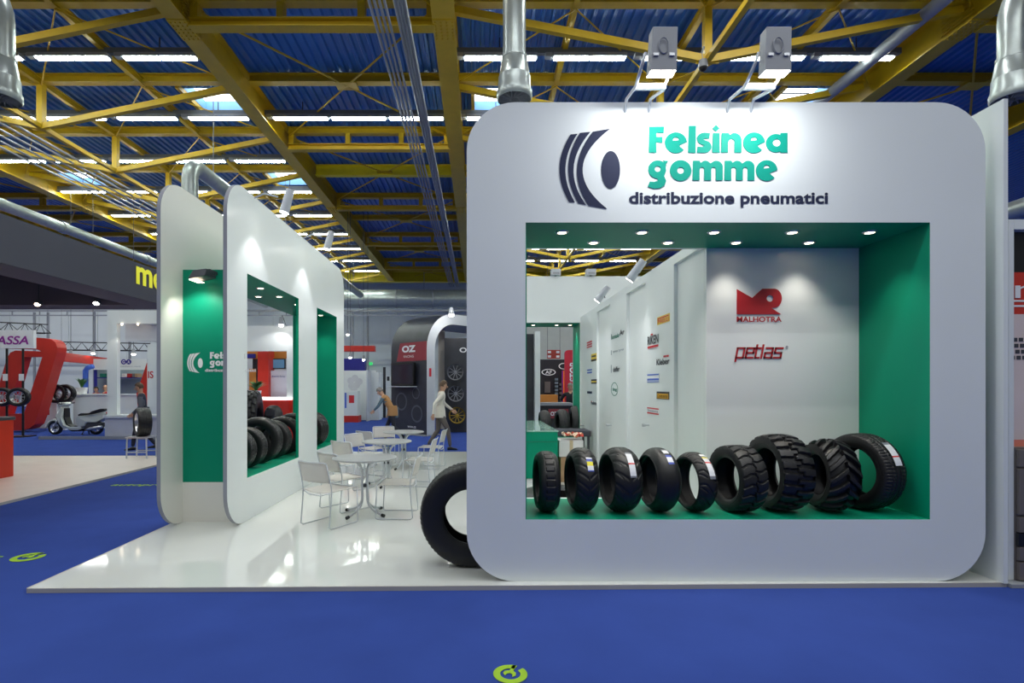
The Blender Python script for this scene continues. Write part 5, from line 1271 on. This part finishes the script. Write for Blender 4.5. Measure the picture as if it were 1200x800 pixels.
    for s in (-1, 1):
        e = hc+fw*.086*k+rt*s*.03*k+up*.022*k; MB().ell(tuple(e), .010*k, .008*k, .007*k, 8, 5).build('eye', BLACK, t, smooth=True)
        e = hc+rt*s*.082*k; MB().ell(tuple(e), .012*k, .02*k, .03*k, 8, 6).build('ear', SKIN, t, smooth=True)
    MB().bar(hc+fw*.09*k-rt*.02*k-up*.052*k, hc+fw*.09*k+rt*.02*k-up*.052*k, .008*k, .006*k).build('mouth', mat('lip_tone', (150, 90, 80), .5), t)
    b = MB(); n_ = 16; vs = []                    # hair cap: back and top of the skull
    for i in range(7):
        a = PI*.62*i/6
        for j in range(n_):
            q = 2*PI*j/n_; dx = math.sin(a)*math.cos(q); dy = math.sin(a)*math.sin(q)
            lim = .55 if dy > .25 else 1.0
            aa = min(a, PI*.36) if dy > .3 else a
            vs.append(hc+up*.012*k+rt*math.sin(aa)*math.cos(q)*.093*k+fw*(math.sin(aa)*math.sin(q)*.108-.012)*k+up*math.cos(aa)*.128*k)
    b.add(vs, [(i*n_+j, i*n_+(j+1) % n_, (i+1)*n_+(j+1) % n_, (i+1)*n_+j) for i in range(6) for j in range(n_)])
    b.build('hair', hair, t, smooth=True)
    if skirt:                                         # loose hem of a jacket
        b = MB(); pz = V_['pelvis']; n_ = 20; vs = []
        for dz, rx, ry in ((.16, .165, .125), (.02, .185, .15), (-.14, .19, .16)):
            for j in range(n_):
                q = 2*PI*j/n_; vs.append(pz+Vector((rx*math.cos(q)*k, ry*math.sin(q)*k, dz*k)))
        b.add(vs, [(i*n_+j, i*n_+(j+1) % n_, (i+1)*n_+(j+1) % n_, (i+1)*n_+j) for i in range(2) for j in range(n_)])
        b.build('jacket_hem', skirt, t, smooth=True)
    return t, V_, k
STAND = dict(pelvis=(0,0,.97), chest=(0,.0,1.28), neck=(0,.0,1.50), head=(0,.02,1.645), sh_l=(-.19,0,1.42), sh_r=(.19,0,1.42), el_l=(-.25,-.02,1.14), el_r=(.25,-.02,1.14), wr_l=(-.25,.1,.9), wr_r=(.25,.1,.9),
    hip_l=(-.095,0,.92), hip_r=(.095,0,.92), kn_l=(-.1,.02,.5), kn_r=(.1,.02,.5), an_l=(-.1,0,.09), an_r=(.1,0,.09))
WALK = dict(STAND, chest=(0,.04,1.28), neck=(0,.07,1.5), head=(0,.11,1.64), sh_l=(-.19,.05,1.41), sh_r=(.19,.05,1.41), el_l=(-.24,.18,1.16), wr_l=(-.2,.36,1.02), el_r=(.25,-.18,1.18), wr_r=(.24,-.2,.93),
    kn_l=(-.09,-.02,.5), an_l=(-.09,-.28,.14), kn_r=(.09,.2,.52), an_r=(.09,.26,.09))
HB_ = mat('brown_hair', (96, 74, 56), .7); HG = mat('grey_hair', (128, 122, 116), .7); HD = mat('dark_hair', (48, 40, 36), .7)
CREAM = mat('cream_jacket', (222, 216, 204), .8, noise=(5, .05)); GBR = mat('grey_brown_trousers', (104, 96, 92), .85); TEALJ = mat('grey_teal_jacket', (92, 116, 128), .85); OCH = mat('ochre_jacket', (178, 132, 84), .85)
DKT = mat('dark_trousers', (40, 42, 52), .85); NAVYJ = mat('navy_jacket', (48, 54, 70), .85); GREYJ = mat('grey_jacket', (98, 104, 116), .85); REDT = mat('red_shirt', (196, 40, 44), .8); BLKS = mat('black_sweater', (30, 30, 36), .85)
person('man in a cream jacket and grey trousers walking by the wheel display', (XX(515, 13.9), 13.9, 0), math.radians(-75), 1.84, dict(WALK, face=(0, 1, 0)), CREAM, GBR, HB_, skirt=CREAM)
t, V_, k = person('person with ochre and teal jacket leaning forward while walking left, behind the tables', (XX(460, 15.6), 15.6, 0), math.radians(80), 1.74,
    dict(WALK, chest=(0,.16,1.24), neck=(0,.30,1.43), head=(0,.40,1.55), sh_l=(-.19,.24,1.36), sh_r=(.19,.24,1.36), el_l=(-.24,.36,1.12), wr_l=(-.2,.5,1.0), el_r=(.25,.12,1.12), wr_r=(.24,.2,.9), kn_l=(-.09,-.08,.5), an_l=(-.09,-.42,.16)), OCH, DKT, HG, sleeve=TEALJ, skirt=OCH)
b = MB(); b.box((.16, -.06, .72), (.40, .22, 1.05)); b.build('shoulder_bag', TEALJ, t, bevel=.03)
person('man in a grey and navy jacket walking behind the wheel on the stool', (XX(168.5, 13.9), 13.9, 0), math.radians(115), 1.78, dict(WALK, el_l=(-.22,.05,1.14), wr_l=(-.16,.22,.98), el_r=(.23,.02,1.13), wr_r=(.16,.2,.96)), NAVYJ, DKT, HB_, sleeve=GREYJ, skirt=NAVYJ)
person('man in a black sweater standing beside the tall red banner', (XX(668.5, 16.6), 16.6, 0), math.radians(165), 1.78, dict(STAND, el_r=(.32,.0,1.2), wr_r=(.26,.2,1.12), sh_l=(-.19,0,1.43), el_l=(-.4,.04,1.38), wr_l=(-.62,.06,1.36)), BLKS, DKT, HG)
person('seated-height person with dark hair in a red shirt behind the white counter', (XX(113, 22.5), 22.5, 0), math.radians(178), 1.66, STAND, REDT, DKT, HD)
person('balding person in a red shirt at the right of the white counter', (XX(124, 22.3), 22.3, 0), math.radians(150), 1.72, STAND, REDT, DKT, mat('bald_skin_tone', (200, 150, 124), .5))
